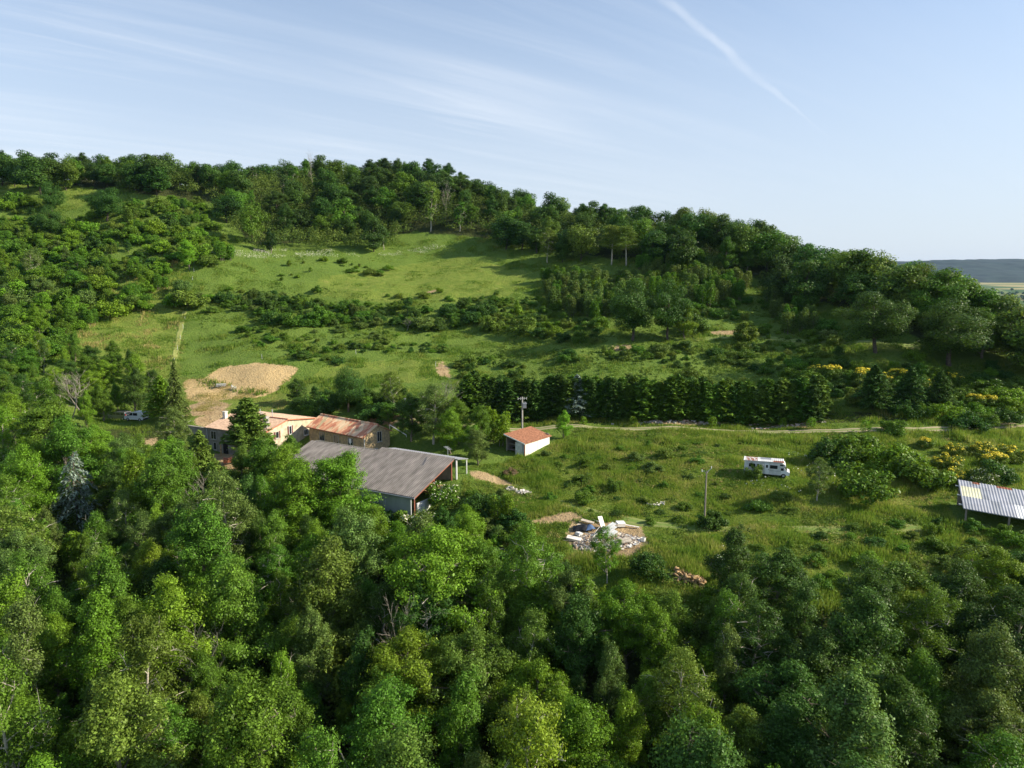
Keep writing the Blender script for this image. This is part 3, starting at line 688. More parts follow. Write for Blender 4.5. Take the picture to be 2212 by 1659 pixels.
def fill(poly, kinds, tints, Hr, space, most, name, noun, cat, tail, group, wide=(.85, 1.25), avoid=(), yr=(18, 400), xr=(-290, 260), tries=12000, mid=.55, seed=1, lean=.03, clump=None, see=False):
    """scatter single plants over a surveyed outline"""
    r = np.random.default_rng(seed); n = 0
    X = r.uniform(*xr, tries*6); Y = r.uniform(*yr, tries*6); H = r.uniform(*Hr, tries*6)
    Z = zt(X, Y); dx, dy = project(np.stack([X, Y, Z+H*mid], -1))
    ok = inpoly(dx, dy, poly)
    for a in avoid: ok &= ~inpoly(dx, dy, a)
    sel = np.nonzero(ok)[0]
    cell = {}
    for i in sel:
        if n >= most: break
        x, y = X[i], Y[i]; sp = space*(.75+.5*(H[i]-Hr[0])/max(.01, Hr[1]-Hr[0]))
        kx, ky = int(x//space), int(y//space); bad = False
        for aa in range(kx-2, kx+3):
            for bb in range(ky-2, ky+3):
                for (px, py) in cell.get((aa, bb), ()):
                    if (px-x)**2+(py-y)**2 < sp*sp: bad = True
        if bad or not free(x, y, sp): continue
        if clump and float(vnoise(np.array([x]), np.array([y]), clump, seed)[0]) < .42+.2*r.random(): continue
        if blocks_view(dx[i], dy[i], 3.0*H[i]/10*FPX/y, .42*H[i]*FPX/y, y): continue
        if see and hidden(x, y, Z[i]+H[i]*.85, 1.0): continue
        cell.setdefault((kx, ky), []).append((x, y)); n += 1
        k = pick(kinds); tn = pick(tints); t = np.array(TINT[tn])*(.85+.3*r.random())
        h = float(H[i]); hs = (Hr[0]+(Hr[1]-Hr[0])*.33, Hr[0]+(Hr[1]-Hr[0])*.66)
        plant(k, float(x), float(y), h, tuple(t), name, plant_label(noun, tn, h, hs, x, y, tail), cat, group, random.uniform(*wide), lean=lean)
    return n

def spot(dx, dy, H, frac=.55):
    """ground point of a plant of height H whose middle is seen at dx, dy"""
    return hit(dx, dy, H*frac)

def put(key, dx, dy, H, tn, name, label, cat, group=None, wide=1.0, frac=.55, r=None, rz=None, lean=.02):
    p = spot(dx, dy, H, frac)
    if p is None: return None
    OCC.append((p.x, p.y, (r if r else PROTO[key]['R']*H/PROTO[key]['H']*wide*1.5)))
    return plant(key, p.x, p.y, H, TINT[tn], name, label, cat, group, wide, lean=lean, rz=rz)
# ------------------------------------------------------------------ building materials
CREAM = mat('cream_render', (.60, .51, .36), .9, .2, 1.2, .2)
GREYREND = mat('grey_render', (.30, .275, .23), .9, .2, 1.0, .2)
STONE = mat('rubble_stone', (.52, .39, .21), .95, .2, 2.6, .6, col2=(.30, .23, .15), mixlo=.35, mixhi=.62)
STONEGREY = mat('dressed_stone', (.46, .43, .37), .9, .12, 2)
TILE = mat('terracotta_tiles', (.43, .20, .115), .9, .2, 3.0, .2, detail=8, spec=.1)
ROOFPALE = mat('pale_terracotta_tiles', (.60, .41, .28), .9, .16, 2.5, .15, detail=8)
FIBRE = mat('fibre_cement', (.27, .245, .225), .95, .1, 1.6, .15, col2=(.135, .122, .112), mixlo=.30, mixhi=.72, stretch=(1, .12, 1), detail=10, spec=.1)
ZINC = mat('zinc_sheet', (.42, .43, .46), .45, .10, .6, metal=.35, stretch=(.3, 1, 1))
ZINCL = mat('bright_zinc_sheet', (.74, .74, .72), .5, .06, .6, metal=.15)
PLASTICSHEET = mat('yellowed_sheet', (.70, .68, .46), .5, .08, .8)
RUSTY = mat('rust', (.30, .11, .06), .9, .3, 2.5)
REDSTEEL = mat('red_steel', (.28, .10, .065), .7, .15, 2)
WHITE = mat('white_paint', (.80, .79, .76), .5, .05, 1)
CREAMPANEL = mat('cream_panel', (.80, .74, .64), .6, .05, 1)
WHITEDULL = mat('weathered_white', (.62, .63, .62), .7, .12, 1.5)
CEMENT = mat('cement_panel', (.36, .39, .40), .85, .10, .8, stretch=(1, 1, .3))
WOOD = mat('timber', (.52, .35, .17), .8, .2, 3, stretch=(.2, 1, 1))
OLDWOOD = mat('weathered_wood', (.30, .26, .21), .9, .2, 4, stretch=(4, 4, .4))
DARK = mat('painted_opening_shade', (.02, .018, .016), .9, .2, 2)
GLASS = mat('window_glass', (.02, .025, .03), .08, .1, 1, spec=.6)
SHUTTER = mat('oxblood_shutter', (.16, .05, .04), .7, .15, 3)
GREENGATE = mat('green_paint', (.10, .17, .14), .7, .2, 2)
RUBBER = mat('tyre_rubber', (.02, .02, .02), .9, .1, 3)
CARWHITE = mat('car_white', (.80, .81, .82), .25, .02, 1, spec=.5)
CARGREY = mat('car_grey', (.17, .18, .20), .3, .03, 1, metal=.5, spec=.5)
REDLIGHT = mat('red_lens', (.35, .01, .01), .2, .05, 2)
CONCRETE = mat('concrete', (.45, .43, .39), .9, .12, 2)
STEEL = mat('galvanised_steel', (.55, .56, .57), .5, .08, 3, metal=.4)
BLUE = mat('blue_tarp', (.07, .13, .26), .6, .2, 2)
BLACKP = mat('black_plastic', (.02, .021, .024), .5, .2, 2)
TERRA = mat('terracotta', (.55, .20, .11), .85, .15, 3)
BRICKM = mat('broken_masonry', (.52, .40, .30), .95, .25, 2.5, col2=(.30, .20, .14))
MORTAR = mat('pale_plaster', (.66, .62, .55), .95, .12, 2.5)
LOGM = mat('cut_wood', (.56, .38, .18), .85, .25, 6, col2=(.26, .17, .09))
DUST = mat('dusty_plaster', (.50, .43, .34), .95, .2, 3)
ROCK = mat('field_stone', (.44, .41, .36), .95, .2, 3, .3)

# mottled old canal tiles, row by row
def mottled_tiles():
    m, nt, b = _nodes('old_canal_tiles'); N, L = nt.nodes, nt.links
    tc = N.new('ShaderNodeTexCoord'); mp = N.new('ShaderNodeMapping'); L.new(tc.outputs['Object'], mp.inputs[0]); mp.inputs['Scale'].default_value = (1.9, .8, .8)
    v = N.new('ShaderNodeTexVoronoi'); v.inputs['Scale'].default_value = 1.0; L.new(mp.outputs[0], v.inputs[0])
    s = N.new('ShaderNodeSeparateColor'); L.new(v.outputs['Color'], s.inputs[0])
    r = N.new('ShaderNodeValToRGB'); L.new(s.outputs[0], r.inputs[0]); e = r.color_ramp.elements
    for k, (p, c) in enumerate([(0, (.40, .15, .09)), (.3, (.54, .22, .12)), (.55, (.66, .36, .20)), (.78, (.74, .54, .34)), (1, (.42, .34, .18))]):
        if k > 1: e.new(p)
        e[k].position = p; e[k].color = (*c, 1)
    n = N.new('ShaderNodeTexNoise'); n.inputs['Scale'].default_value = .45; n.inputs['Detail'].default_value = 4; L.new(tc.outputs['Object'], n.inputs[0])
    r2 = N.new('ShaderNodeValToRGB'); L.new(n.outputs['Fac'], r2.inputs[0]); r2.color_ramp.elements[0].position = .30; r2.color_ramp.elements[1].position = .48
    r2.color_ramp.elements[0].color = (.40, .36, .34, 1); r2.color_ramp.elements[1].color = (1, 1, 1, 1)
    mx = N.new('ShaderNodeMix'); mx.data_type = 'RGBA'; mx.blend_type = 'MULTIPLY'; mx.inputs[0].default_value = .35
    L.new(r.outputs[0], mx.inputs[6]); L.new(r2.outputs[0], mx.inputs[7]); L.new(mx.outputs[2], b.inputs['Base Color']); b.inputs['Roughness'].default_value = .9
    return m
OLDTILE = mottled_tiles()

def wavy_roof(name, parent, mats, x0, x1, y0, y1, zfun, period, amp, rows=1, thick=.07, pickm=None):
    """ribbed sheet: ribs run along y, zfun(x,y) gives its height; closed underneath"""
    nx = max(4, int((x1-x0)/period*4)); xs = np.linspace(x0, x1, nx+1); ys = np.linspace(y0, y1, rows+1)
    V = []; F = []; M = []
    for y in ys:
        for x in xs: V.append((x, y, zfun(x, y)+amp*math.sin((x-x0)/period*2*math.pi)))
    w = nx+1
    for j in range(rows):
        for i in range(nx):
            F.append((j*w+i, j*w+i+1, (j+1)*w+i+1, (j+1)*w+i)); M.append(pickm((xs[i]+xs[i+1])/2, (ys[j]+ys[j+1])/2) if pickm else 0)
    mb = MB(); mb.v = V; mb.f = F; mb.m = M
    c = [(x0, y0), (x1, y0), (x1, y1), (x0, y1)]
    b = len(mb.v); mb.v += [(x, y, zfun(x, y)-amp-.01) for x, y in c] + [(x, y, zfun(x, y)-amp-.01-thick) for x, y in c]
    mb.f += [(b, b+1, b+2, b+3), (b+7, b+6, b+5, b+4)] + [(b+i, b+4+i, b+4+(i+1) % 4, b+(i+1) % 4) for i in range(4)]; mb.m += [0]*6
    return mb.build(name, mats, parent)

def window(parent, origin, u, n, w, h, frame=WHITE, shutters=None, arch=False, mull=True):
    """a window standing a little proud of its wall: frame (> pane); u runs along the wall, n out of it; origin is the sill centre"""
    O = Vector(origin); U = Vector(u).normalized(); Nn = Vector(n).normalized(); Z = Vector((0, 0, 1))
    R = Matrix((U, Nn, Z)).transposed()
    f = MB(); t = .09
    for c, s in (((-w/2, h/2), (t, h+t)), ((w/2, h/2), (t, h+t)), ((0, 0), (w-t, t)), ((0, h), (w-t, t))):
        f.box(O+U*c[0]+Z*c[1]+Nn*.03, (s[0], .10, s[1]), M=R)
    if mull: f.box(O+Z*h/2+Nn*.025, (.07, .07, h-t), M=R)
    f.box(O-Z*.09+Nn*.07, (w+.3, .2, .07), M=R)
    fo = f.build('window', frame, parent)
    p = MB(); p.box(O+Z*h/2+Nn*.004, (w-.02, .02, h-.02), M=R); p.build('pane', GLASS, fo)
    if shutters:
        for sgn in (-1, 1):
            s = MB(); s.box(O+U*sgn*(w*.75+.06)+Z*h/2+Nn*.05, (w*.46, .05, h+.05), M=R); s.build('shutter', shutters, fo)
    return fo

def foot(o, pts):
    M = Matrix.Translation(o.location) @ o.rotation_euler.to_matrix().to_4x4()
    BUILT.append([tuple((M @ Vector((x, y, 0)))[:2]) for x, y in pts])

# ------------------------------------------------------------------ grey barn
BZ = -33.2
barn = empty('barn', (-8.95, 100, BZ), 'big barn with a grey ribbed fibre cement roof and open gable end', 'barn', math.atan2(.495, -.868))
foot(barn, [(-1, 10), (28, 10), (28, -5), (-1, -5)])
def bz(x, y): return 25.93*0 + (33.2-25.93) - y*.339
wavy_roof('roof', barn, [FIBRE], 13.2, 27.2, .35, 9.1, bz, .36, .045)
wavy_roof('roof', barn, [FIBRE], -.45, 13.2, -.55, 9.15, lambda x, y: bz(x, y)+.03, .36, .045)
wavy_roof('roof_sheet', barn, [ZINC], -.9, 13.0, -3.4, -.57, lambda x, y: 7.36+(y+.57)*.19, .5, .02)
m = MB(); m.box((4.9, 8.72, 1.6), (8.9, .14, 5.4)); m.box((.45, 8.76, 1.6), (.08, .18, 5.4)); m.box((4.9, 8.80, 1.6), (.06, .06, 5.4)); m.build('wall', CEMENT, barn)
m = MB(); m.box((27, 4.2, 2.6), (.2, 8.8, 7.0)); m.box((13.4, -.3, 4.9), (26.9, .2, 4.3)); m.build('wall', GREYREND, barn)
m = MB(); m.box((-.05, 6.2, 1.5), (.2, 3.8, 3.0)); m.build('low_wall', WHITEDULL, barn)
for x, y, h0 in ((-.05, -.1, 2), (-.05, 4.2, 1), (-.05, 8.75, -1)):
    m = MB(); zt_ = bz(x, y)-.16; m.box((x-.06, y, (zt_+h0)/2), (.16, .16, zt_-h0)); m.build('post', REDSTEEL, barn)
for x in (9.4, 14, 19, 24):
    m = MB(); m.box((x, 8.7, 1.5), (.18, .18, 5.4)); m.build('post', OLDWOOD, barn)
m = MB(); m.extrude([(-.5, bz(0, -.5)-.20), (9.05, bz(0, 9.05)-.20), (9.05, bz(0, 9.05)-.34), (-.5, bz(0, -.5)-.34)], (0, 0, 0), (0, 1, 0), (0, 0, 1), (1, 0, 0), -.36, -.24); m.build('verge_beam', REDSTEEL, barn)
m = MB(); m.tube([(-.5, 9.2, bz(0, 9.2)-.12), (6, 9.25, bz(0, 9.2)-.15), (13, 9.2, bz(0, 9.2)-.1), (27, 9.2, bz(0, 9.2)-.12)], .085, 6); m.build('gutter', ZINC, barn)
m = MB(); m.tube([(-.55, -.75, 7.15), (-.55, -.75, 3.4)], .14, 8); m.build('downpipe', WHITE, barn)
m = MB(); m.box((-.7, -3.2, 5.2), (.14, .14, 2.9)); m.build('post', WHITEDULL, barn)
m = MB(); m.tube([(.6, -.3, 7.2), (.6, -.3, 8.9)], .03, 5); m.box((.6, -.3, 8.85), (.05, 2.4, .05), rz=.9)
for k in range(6): m.box((.6+math.sin(.9)*(k*.38-1.0)*-1, -.3+math.cos(.9)*(k*.38-1.0), 8.88), (.7, .025, .025), rz=.9)
m.build('antenna', STEEL, barn)
tm = empty('timber_stack', (0, 0, 0), 'stack of fresh sawn planks lying under the open gable of the barn', 'timber')
M_ = Matrix.Translation(barn.location) @ barn.rotation_euler.to_matrix().to_4x4()
for k in range(9):
    q = M_ @ Vector((2.4, 1.7+.42*(k % 4), 0)); m = MB()
    zz = zf(q.x, q.y); m.box((q.x, q.y, zz+.35+.22*(k//4)), (4.6, .34, .09), rz=barn.rotation_euler.z+random.uniform(-.06, .06)); m.build('plank', WOOD, tm)

# ------------------------------------------------------------------ stone house with mottled tiles
h2 = empty('stone_house', (-23.1, 119, -30.2), 'stone house with a mottled red and cream canal tile roof', 'house', math.atan2(.606, -.795))
foot(h2, [(-.6, 3.6), (15.4, 3.6), (15.4, -3.6), (-.6, -3.6)])
HR, HE, HWd = 5.56, 4.0, 3.0
def h2z(x, y): return HR - abs(y)*(HR-HE)/3.14
wavy_roof('roof', h2, [OLDTILE], -.3, 15.1, 0, 3.45, h2z, .34, .05)
wavy_roof('roof', h2, [OLDTILE], -.3, 15.1, -3.45, 0, h2z, .34, .05)
m = MB(); m.tube([(-.3, 0, HR+.04), (15.1, 0, HR+.04)], .13, 6); m.build('ridge_tiles', OLDTILE, h2)
pr = [(-2.9, -1.5), (2.9, -1.5), (2.9, h2z(0, 2.9)-.17), (0, HR-.17), (-2.9, h2z(0, 2.9)-.17)]
m = MB(); m.extrude(pr, (0, 0, 0), (0, 1, 0), (0, 0, 1), (1, 0, 0), 0, 14.8); m.build('wall', STONE, h2)
for x in (3.5, 7.3, 11.2): window(h2, (x, 2.9, 1.75), (1, 0, 0), (0, 1, 0), 1.25, 1.45, STONEGREY, None)
window(h2, (0, -.45, 2.5), (0, 1, 0), (-1, 0, 0), 1.0, 1.75, STONEGREY); window(h2, (0, .5, .3), (0, 1, 0), (-1, 0, 0), .9, 1.1, WHITEDULL)
m = MB(); m.tube([(-.08, 2.98, 3.6), (-.08, 2.98, -.6)], .06, 6); m.build('downpipe', WHITEDULL, h2)
m = MB(); m.tube([(-.3, 3.55, h2z(0, 3.5)-.05), (15, 3.55, h2z(0, 3.5)-.05)], .07, 6); m.build('gutter', RUSTY, h2)
q = (Matrix.Translation(h2.location) @ h2.rotation_euler.to_matrix().to_4x4()) @ Vector((3.4, 3.06, 2.0))
m = MB(); nn = 7
for i in range(nn):
    for s_ in (0, 1): m.v.append((q.x+(-.795)*(i/nn-.4)*.75+(-.606)*.05*math.sin(i*2.1), q.y+.606*(i/nn-.4)*.75+(-.795)*.05*math.sin(i*2.1), q.z+(1.15 if s_ else .15+.35*abs(i-3)/3)))
for i in range(nn-1): m.f.append((2*i, 2*i+2, 2*i+3, 2*i+1)); m.m.append(0)
m.v += [(a-.606*.03, b-.795*.03, c) for a, b, c in list(m.v)]; 
for i in range(nn-1): m.f.append((2*nn+2*i+1, 2*nn+2*i+3, 2*nn+2*i+2, 2*nn+2*i)); m.m.append(0)
tag(m.build('sheet', WHITE), 'white sheet hung out of the window of the stone house', 'sheet')

# ------------------------------------------------------------------ long farmhouse
h1 = empty('farmhouse', (-40.4, 125, -31.0), 'long cream farmhouse with a pale terracotta roof behind the cypress', 'house', math.atan2(.456, -.89))
foot(h1, [(-.5, 7), (14, 7), (14, -8), (-.5, -8)])
def h1z(x, y): return 6.05 - (y*.25 if y > 0 else -y*.13)
wavy_roof('roof', h1, [ROOFPALE], -.25, 14.0, .02, 6.3, h1z, .4, .03)
wavy_roof('roof', h1, [ROOFPALE], -.25, 14.0, -7.4, -.02, h1z, .4, .03)
m = MB(); m.tube([(-.3, 0, 6.1), (14.0, 0, 6.1)], .11, 6); m.build('ridge_tiles', TERRA, h1)
pr = [(-7, -1), (6, -1), (6, h1z(0, 6)-.14), (0, 5.91), (-7, h1z(0, -7)-.14)]
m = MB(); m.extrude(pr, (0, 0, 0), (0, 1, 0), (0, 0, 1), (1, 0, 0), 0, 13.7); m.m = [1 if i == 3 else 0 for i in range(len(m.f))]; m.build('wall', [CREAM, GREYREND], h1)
m = MB(); m.extrude([(-7.4, h1z(0, -7.4)+.02), (0, 6.07), (6.3, h1z(0, 6.3)+.02), (6.3, h1z(0, 6.3)-.14), (0, 5.9), (-7.4, h1z(0, -7.4)-.14)], (0, 0, 0), (0, 1, 0), (0, 0, 1), (1, 0, 0), -.32, -.2); m.build('verge', TERRA, h1)
window(h1, (11.9, 6, 2.4), (1, 0, 0), (0, 1, 0), 1.3, 1.45, STONEGREY); window(h1, (11.7, 6, .5), (1, 0, 0), (0, 1, 0), .7, 1.3, STONEGREY, None, mull=False)
window(h1, (5.0, 6, 2.4), (1, 0, 0), (0, 1, 0), 1.2, 1.4, STONEGREY)
window(h1, (0, 2.5, 3.1), (0, 1, 0), (-1, 0, 0), .7, 1.15, STONEGREY, SHUTTER, mull=False); window(h1, (0, -.7, 3.2), (0, 1, 0), (-1, 0, 0), .6, 1.5, WHITEDULL, SHUTTER, mull=False)
window(h1, (0, -4.6, 2.3), (0, 1, 0), (-1, 0, 0), 1.0, 1.0, WHITE); window(h1, (0, 3.2, .6), (0, 1, 0), (-1, 0, 0), .9, 1.3, STONEGREY, None)
m = MB(); m.box((9.0, 6.03, .8), (1.1, .12, 2.1)); d_ = m.build('door', DARK, h1); m = MB(); m.box((8.6, 6.12, .8), (.05, .05, .15)); m.build('handle', STEEL, d_)  # near-black slab: shade of the open porch put in as colour
m = MB(); m.tube([(13.5, 6.1, 4.5), (13.5, 6.1, -.5)], .06, 6); m.build('downpipe', WHITEDULL, h1)
m = MB(); m.box((13.1, 2.2, 6.0), (.62, .62, 1.3)); m.box((13.1, 2.2, 6.7), (.8, .8, .1)); m.build('chimney', MORTAR, h1)
m = MB(); m.box((1.3, 3.6, 6.0), (.8, .7, 1.9)); m.box((1.3, 3.6, 7.0), (.95, .85, .12)); m.build('chimney', CONCRETE, h1)
for x, y, t, h in ((6.6, -.3, .25, 1.3), (5.6, .4, .0, 1.0), (3.9, -.4, .0, 1.4)):
    m = MB(); m.tube([(x, y, 5.7), (x+t, y, 6+h*.9)], .08, 6); m.tube([(x+t, y, 6+h*.92), (x+t, y, 6+h)], .15, 6); m.build('flue', STEEL, h1)
m = MB(); dq = []
for k in range(12): dq.append((1.9+.42*math.cos(k*math.pi/6)*.9, 4.6+.1*math.cos(k*math.pi/6), 5.6+.45*math.sin(k*math.pi/6)))
m.v = dq+[(1.9, 4.42, 5.6)]+[(a, b-.05, c) for a, b, c in dq]; m.f = [(k, (k+1) % 12, 12) for k in range(12)]+[tuple(range(24, 12, -1))]+[(k, 13+k, 13+(k+1) % 12, (k+1) % 12) for k in range(12)]; m.m = [0]*len(m.f)
m.tube([(1.9, 4.4, 4.8), (1.9, 4.4, 5.6)], .03, 5); m.build('satellite_dish', SHUTTER, h1)
m = MB(); m.box((8.5, 7.5, .9), (.14, .14, 2.4)); m.build('porch_post', WOOD, h1)
rw = MB(); rw.box((18.0, 5.6, 1.6), (8.4, .35, 5.0)); rw.box((18.0, 5.6, 4.15), (8.6, .5, .1))
o = rw.build('retaining_wall', GREYREND); o.location = h1.location; o.rotation_euler = h1.rotation_euler
tag(o, 'grey retaining wall running on from the farmhouse below the upper yard', 'wall')

# things in the farm yard
g = at(492, 996, 117); g.z = zf(g.x, g.y)
tp = empty('tile_stack', g, 'stack of red roof tiles on a pallet in the farm yard', 'tiles', .4)
m = MB()
for i in range(2): m.box((-.5+i*1.0, 0, .08), (.12, 1.3, .16))
for i in range(6): m.box((0, -.55+i*.22, .19), (1.5, .16, .04))
m.build('pallet', OLDWOOD, tp)
for i in range(3):
    for j in range(2):
        m = MB(); m.box((-.48+.48*i, -.32+.64*j, .53+.05*((i+j) % 2)), (.44, .58, .62+.1*((i+j) % 2))); m.build('tile_bundle', TERRA, tp)

def chair(loc, rz, label, group=None):
    c = empty('garden_chair', loc, label, 'chair', rz, group)
    m = MB(); m.box((0, 0, .43), (.46, .46, .04)); m.build('seat', WHITE, c)
    m = MB()
    for k in range(5): m.box((-.18+.09*k, .22, .68), (.06, .03, .46))
    m.box((0, .22, .90), (.46, .04, .06)); m.build('backrest', WHITE, c)
    for sx in (-1, 1):
        m = MB(); m.box((sx*.23, 0, .64), (.05, .44, .04)); m.box((sx*.23, -.2, .53), (.04, .04, .2)); m.build('armrest', WHITE, c)
        for sy in (-1, 1): m = MB(); m.box((sx*.2, sy*.2, .2), (.05, .05, .42)); m.build('leg', WHITE, c)
    return c
def gp(dx, dy, h=0.0):
    p = hit(dx, dy, h); return p
chair(gp(542, 985), 1.0, 'white plastic chair in the farm yard beside the cypress trunk')
chair(gp(503, 841), 2.4, 'white plastic chair nearer the picnic table on the sand')
chair(gp(508, 842), -1.2, 'white plastic chair farther from the picnic table on the sand')
p = gp(478, 838)
pt = empty('picnic_table', p, 'white picnic table with benches on the sandy flat', 'table', .25)
m = MB()
for k in range(5): m.box((0, -.32+.16*k, .75), (2.0, .14, .05))
m.build('table_top', WHITEDULL, pt)
for s_ in (-1, 1):
    m = MB(); m.box((0, s_*.75, .45), (2.0, .26, .05)); m.build('bench', WHITEDULL, pt)
    m = MB(); m.box((s_*.75, 0, .40), (.08, 1.7, .08)); m.box((s_*.75, -.45, .36), (.08, .09, .78), M=Matrix.Rotation(.35, 3, 'X')); m.box((s_*.75, .45, .36), (.08, .09, .78), M=Matrix.Rotation(-.35, 3, 'X')); m.build('leg_frame', OLDWOOD, pt)

# ------------------------------------------------------------------ white shed
sh = empty('garden_shed', (2.05, 113, -28.85), 'white panelled shed with a red tiled lean roof', 'shed', math.atan2(.79, .61))
foot(sh, [(-.8, -.8), (7.6, -.8), (7.6, 4.3), (-.8, 4.3)])
def shz(x, y): return 2.42 + y*.245
wavy_roof('roof', sh, [TILE], -.3, 7.4, -.3, 4.1, shz, .3, .03)
m = MB(); m.box((1.75, 0, .7), (3.4, .1, 3.2)); m.build('wall', CREAMPANEL, sh)
m = MB()
m.box((5.3, -.01, .9), (3.5, .1, 2.8)); m.build('wall', WHITE, sh)
m = MB(); m.box((3.47, -.05, .8), (.07, .06, 3.0)); m.build('joint_strip', CEMENT, sh)
m = MB(); m.box((7.05, 1.9, 1.0), (.1, 3.7, 3.4)); m.box((3.55, 3.75, 1.1), (7, .1, 4.2)); m.build('wall', GREYREND, sh)
m = MB(); m.box((0, .33, .75), (.1, .5, 3.2)); m.build('wall', CEMENT, sh)
m = MB(); m.box((-.08, 1.15, .95), (.07, 1.35, 2.75)); m.build('door', WHITEDULL, sh)
m = MB(); m.box((-.04, -.06, .7), (.12, .12, 3.1)); m.build('post', REDSTEEL, sh)
m = MB(); m.box((-.02, 3.68, 1.1), (.12, .12, 4.0)); m.build('post', OLDWOOD, sh)
m = MB(); m.extrude([(-.3, shz(0, -.3)-.02), (4.1, shz(0, 4.1)-.02), (4.1, shz(0, 4.1)-.2), (-.3, shz(0, -.3)-.2)], (0, 0, 0), (0, 1, 0), (0, 0, 1), (1, 0, 0), -.36, -.305); m.build('fascia', WHITE, sh)
for z_ in (.75, 1.7): m = MB(); m.box((.6, 2.8, z_), (.9, 1.7, .06)); m.build('shelf', OLDWOOD, sh)

# ------------------------------------------------------------------ metal roofed shed at the field edge
ms = empty('open_shed', (56.1, 85, -30.9), 'open shed with a patched ribbed metal roof at the edge of the field', 'shed', math.atan2(-.426, .905))
foot(ms, [(-1, -1), (15, -1), (15, 7), (-1, 7)])
def msz(x, y): return 2.7 - x*.075 + y*.33
def mspick(x, y):
    if .2 < x < 2.3 and 2.7 < y < 5.0: return 1
    if 5.6 < x < 7.8 and y < 2.6: return 2
    if y > 5.6 and (1.6 < x < 2.4 or 4.2 < x < 6.0 or 7.6 < x < 10): return 3
    return 0 if (int(x/1.05)+int(y/2.7)) % 3 else 4
ZINC2 = mat('dull_zinc_sheet', (.33, .35, .38), .5, .12, .6, metal=.35)
wavy_roof('roof', ms, [ZINC, PLASTICSHEET, ZINCL, RUSTY, ZINC2], 0, 14, 0, 6.2, msz, .33, .022, 14, pickm=mspick)
for x in (.4, 4.9, 9.5, 13.6):
    for y in (.4, 5.9): m = MB(); m.box((x, y, (msz(x, y)-2)/2-.1), (.2, .2, msz(x, y)+1.8)); m.build('post', OLDWOOD, ms)
m = MB(); m.box((7, 6.0, 1.6), (13.8, .1, 5)); m.build('wall', OLDWOOD, ms)
for y in (1.0, 3.0, 5.0): m = MB(); m.box((6.9, y, msz(6.9, y)-.17), (14.6, .1, .12), M=Matrix.Rotation(math.atan(.075), 3, 'Y')); m.build('purlin', WHITEDULL, ms)

# ------------------------------------------------------------------ motorhome
mh = empty('motorhome', (37.3, 101.1, -28.75), 'old white motorhome parked in tall grass with rusty sheets on its roof', 'motorhome', math.atan2(-.34, .94))
mh.location.z = zf(37.3, 101.1)-.12; mh.scale = (1, 1, .9)
foot(mh, [(-3.4, -1.5), (3.4, -1.5), (3.4, 1.4), (-3.4, 1.4)])
m = MB(); m.extrude([(-3.1, .4), (1.95, .4), (1.95, 1.72), (2.62, 1.78), (2.5, 2.2), (1.95, 2.42), (-3.05, 2.42)], (0, 0, 0), (1, 0, 0), (0, 0, 1), (0, -1, 0), -1.08, 1.08); m.build('body', WHITEDULL, mh)
m = MB(); m.extrude([(1.96, .4), (3.12, .4), (3.16, .92), (2.8, 1.08), (2.36, 1.70), (1.96, 1.70)], (0, 0, 0), (1, 0, 0), (0, 0, 1), (0, -1, 0), -.98, .98); cab = m.build('cab', CARWHITE, mh)
m = MB(); m.add([(2.815, -.85, 1.10), (2.815, .85, 1.10), (2.40, .85, 1.68), (2.40, -.85, 1.68)], [(0, 1, 2, 3)]); m.v = [(a+.012, b, c+.01) for a, b, c in m.v]; m.build('windscreen', GLASS, cab)
for s_ in (-1, 1): m = MB(); m.box((3.15, s_*.7, .78), (.06, .3, .18)); m.build('headlight', STEEL, cab)
for x0, x1, z0, z1 in ((-2.45, -1.55, 1.45, 2.0), (-1.3, -1.0, 1.45, 2.0), (.45, 1.5, 1.4, 1.98), (1.8, 2.3, 1.95, 2.2)):
    m = MB(); m.box(((x0+x1)/2, -1.09, (z0+z1)/2), (x1-x0+.1, .03, z1-z0+.1)); w_ = m.build('window', WHITE, mh); m = MB(); m.box(((x0+x1)/2, -1.10, (z0+z1)/2), (x1-x0, .04, z1-z0)); m.build('pane', GLASS, w_)
m = MB(); m.box((2.12, -.985, 1.36), (.45, .03, .42)); m.build('window', GLASS, cab)
m = MB(); m.box((.05, -1.09, 1.3), (.58, .04, 1.7)); d_ = m.build('door', CARWHITE, mh); m = MB(); m.box((.05, -1.115, 1.72), (.28, .03, .45)); m.build('pane', GLASS, d_); m = MB(); m.box((.28, -1.125, 1.2), (.05, .04, .12)); m.build('handle', BLACKP, d_)
m = MB(); m.box((-.6, -1.10, 1.55), (.55, .04, .95)); m.build('panel', CREAMPANEL, mh)
m = MB(); m.box((1.2, -1.087, 1.05), (1.5, .02, .07)); m.build('stripe', CEMENT, mh)
def rust(x, y): return 1 if ((-2.9 < x < -1.3 and y < .45 and (int(x*5)+int(y*4)) % 3 != 1) or (.9 < x < 2.4 and y < -.3) or (-2.9 < x < -1.2 and y > .95)) else (2 if (-.9 < x < .6 and y > 0) else 0)
wavy_roof('roof_sheet', mh, [WHITEDULL, RUSTY, ZINC], -3.2, 2.35, -1.2, 1.2, lambda x, y: 2.53+.03*x/3, .28, .018, 8, pickm=rust)
for x in (-1.9, 2.35):
    for s_ in (-1, 1):
        m = MB(); m.tube([(x, s_*1.02, .33), (x, s_*.8, .33)], .33, 14); w_ = m.build('wheel', RUBBER, mh); m = MB(); m.tube([(x, s_*1.035, .33), (x, s_*1.0, .33)], .18, 10); m.build('rim', STEEL, w_)

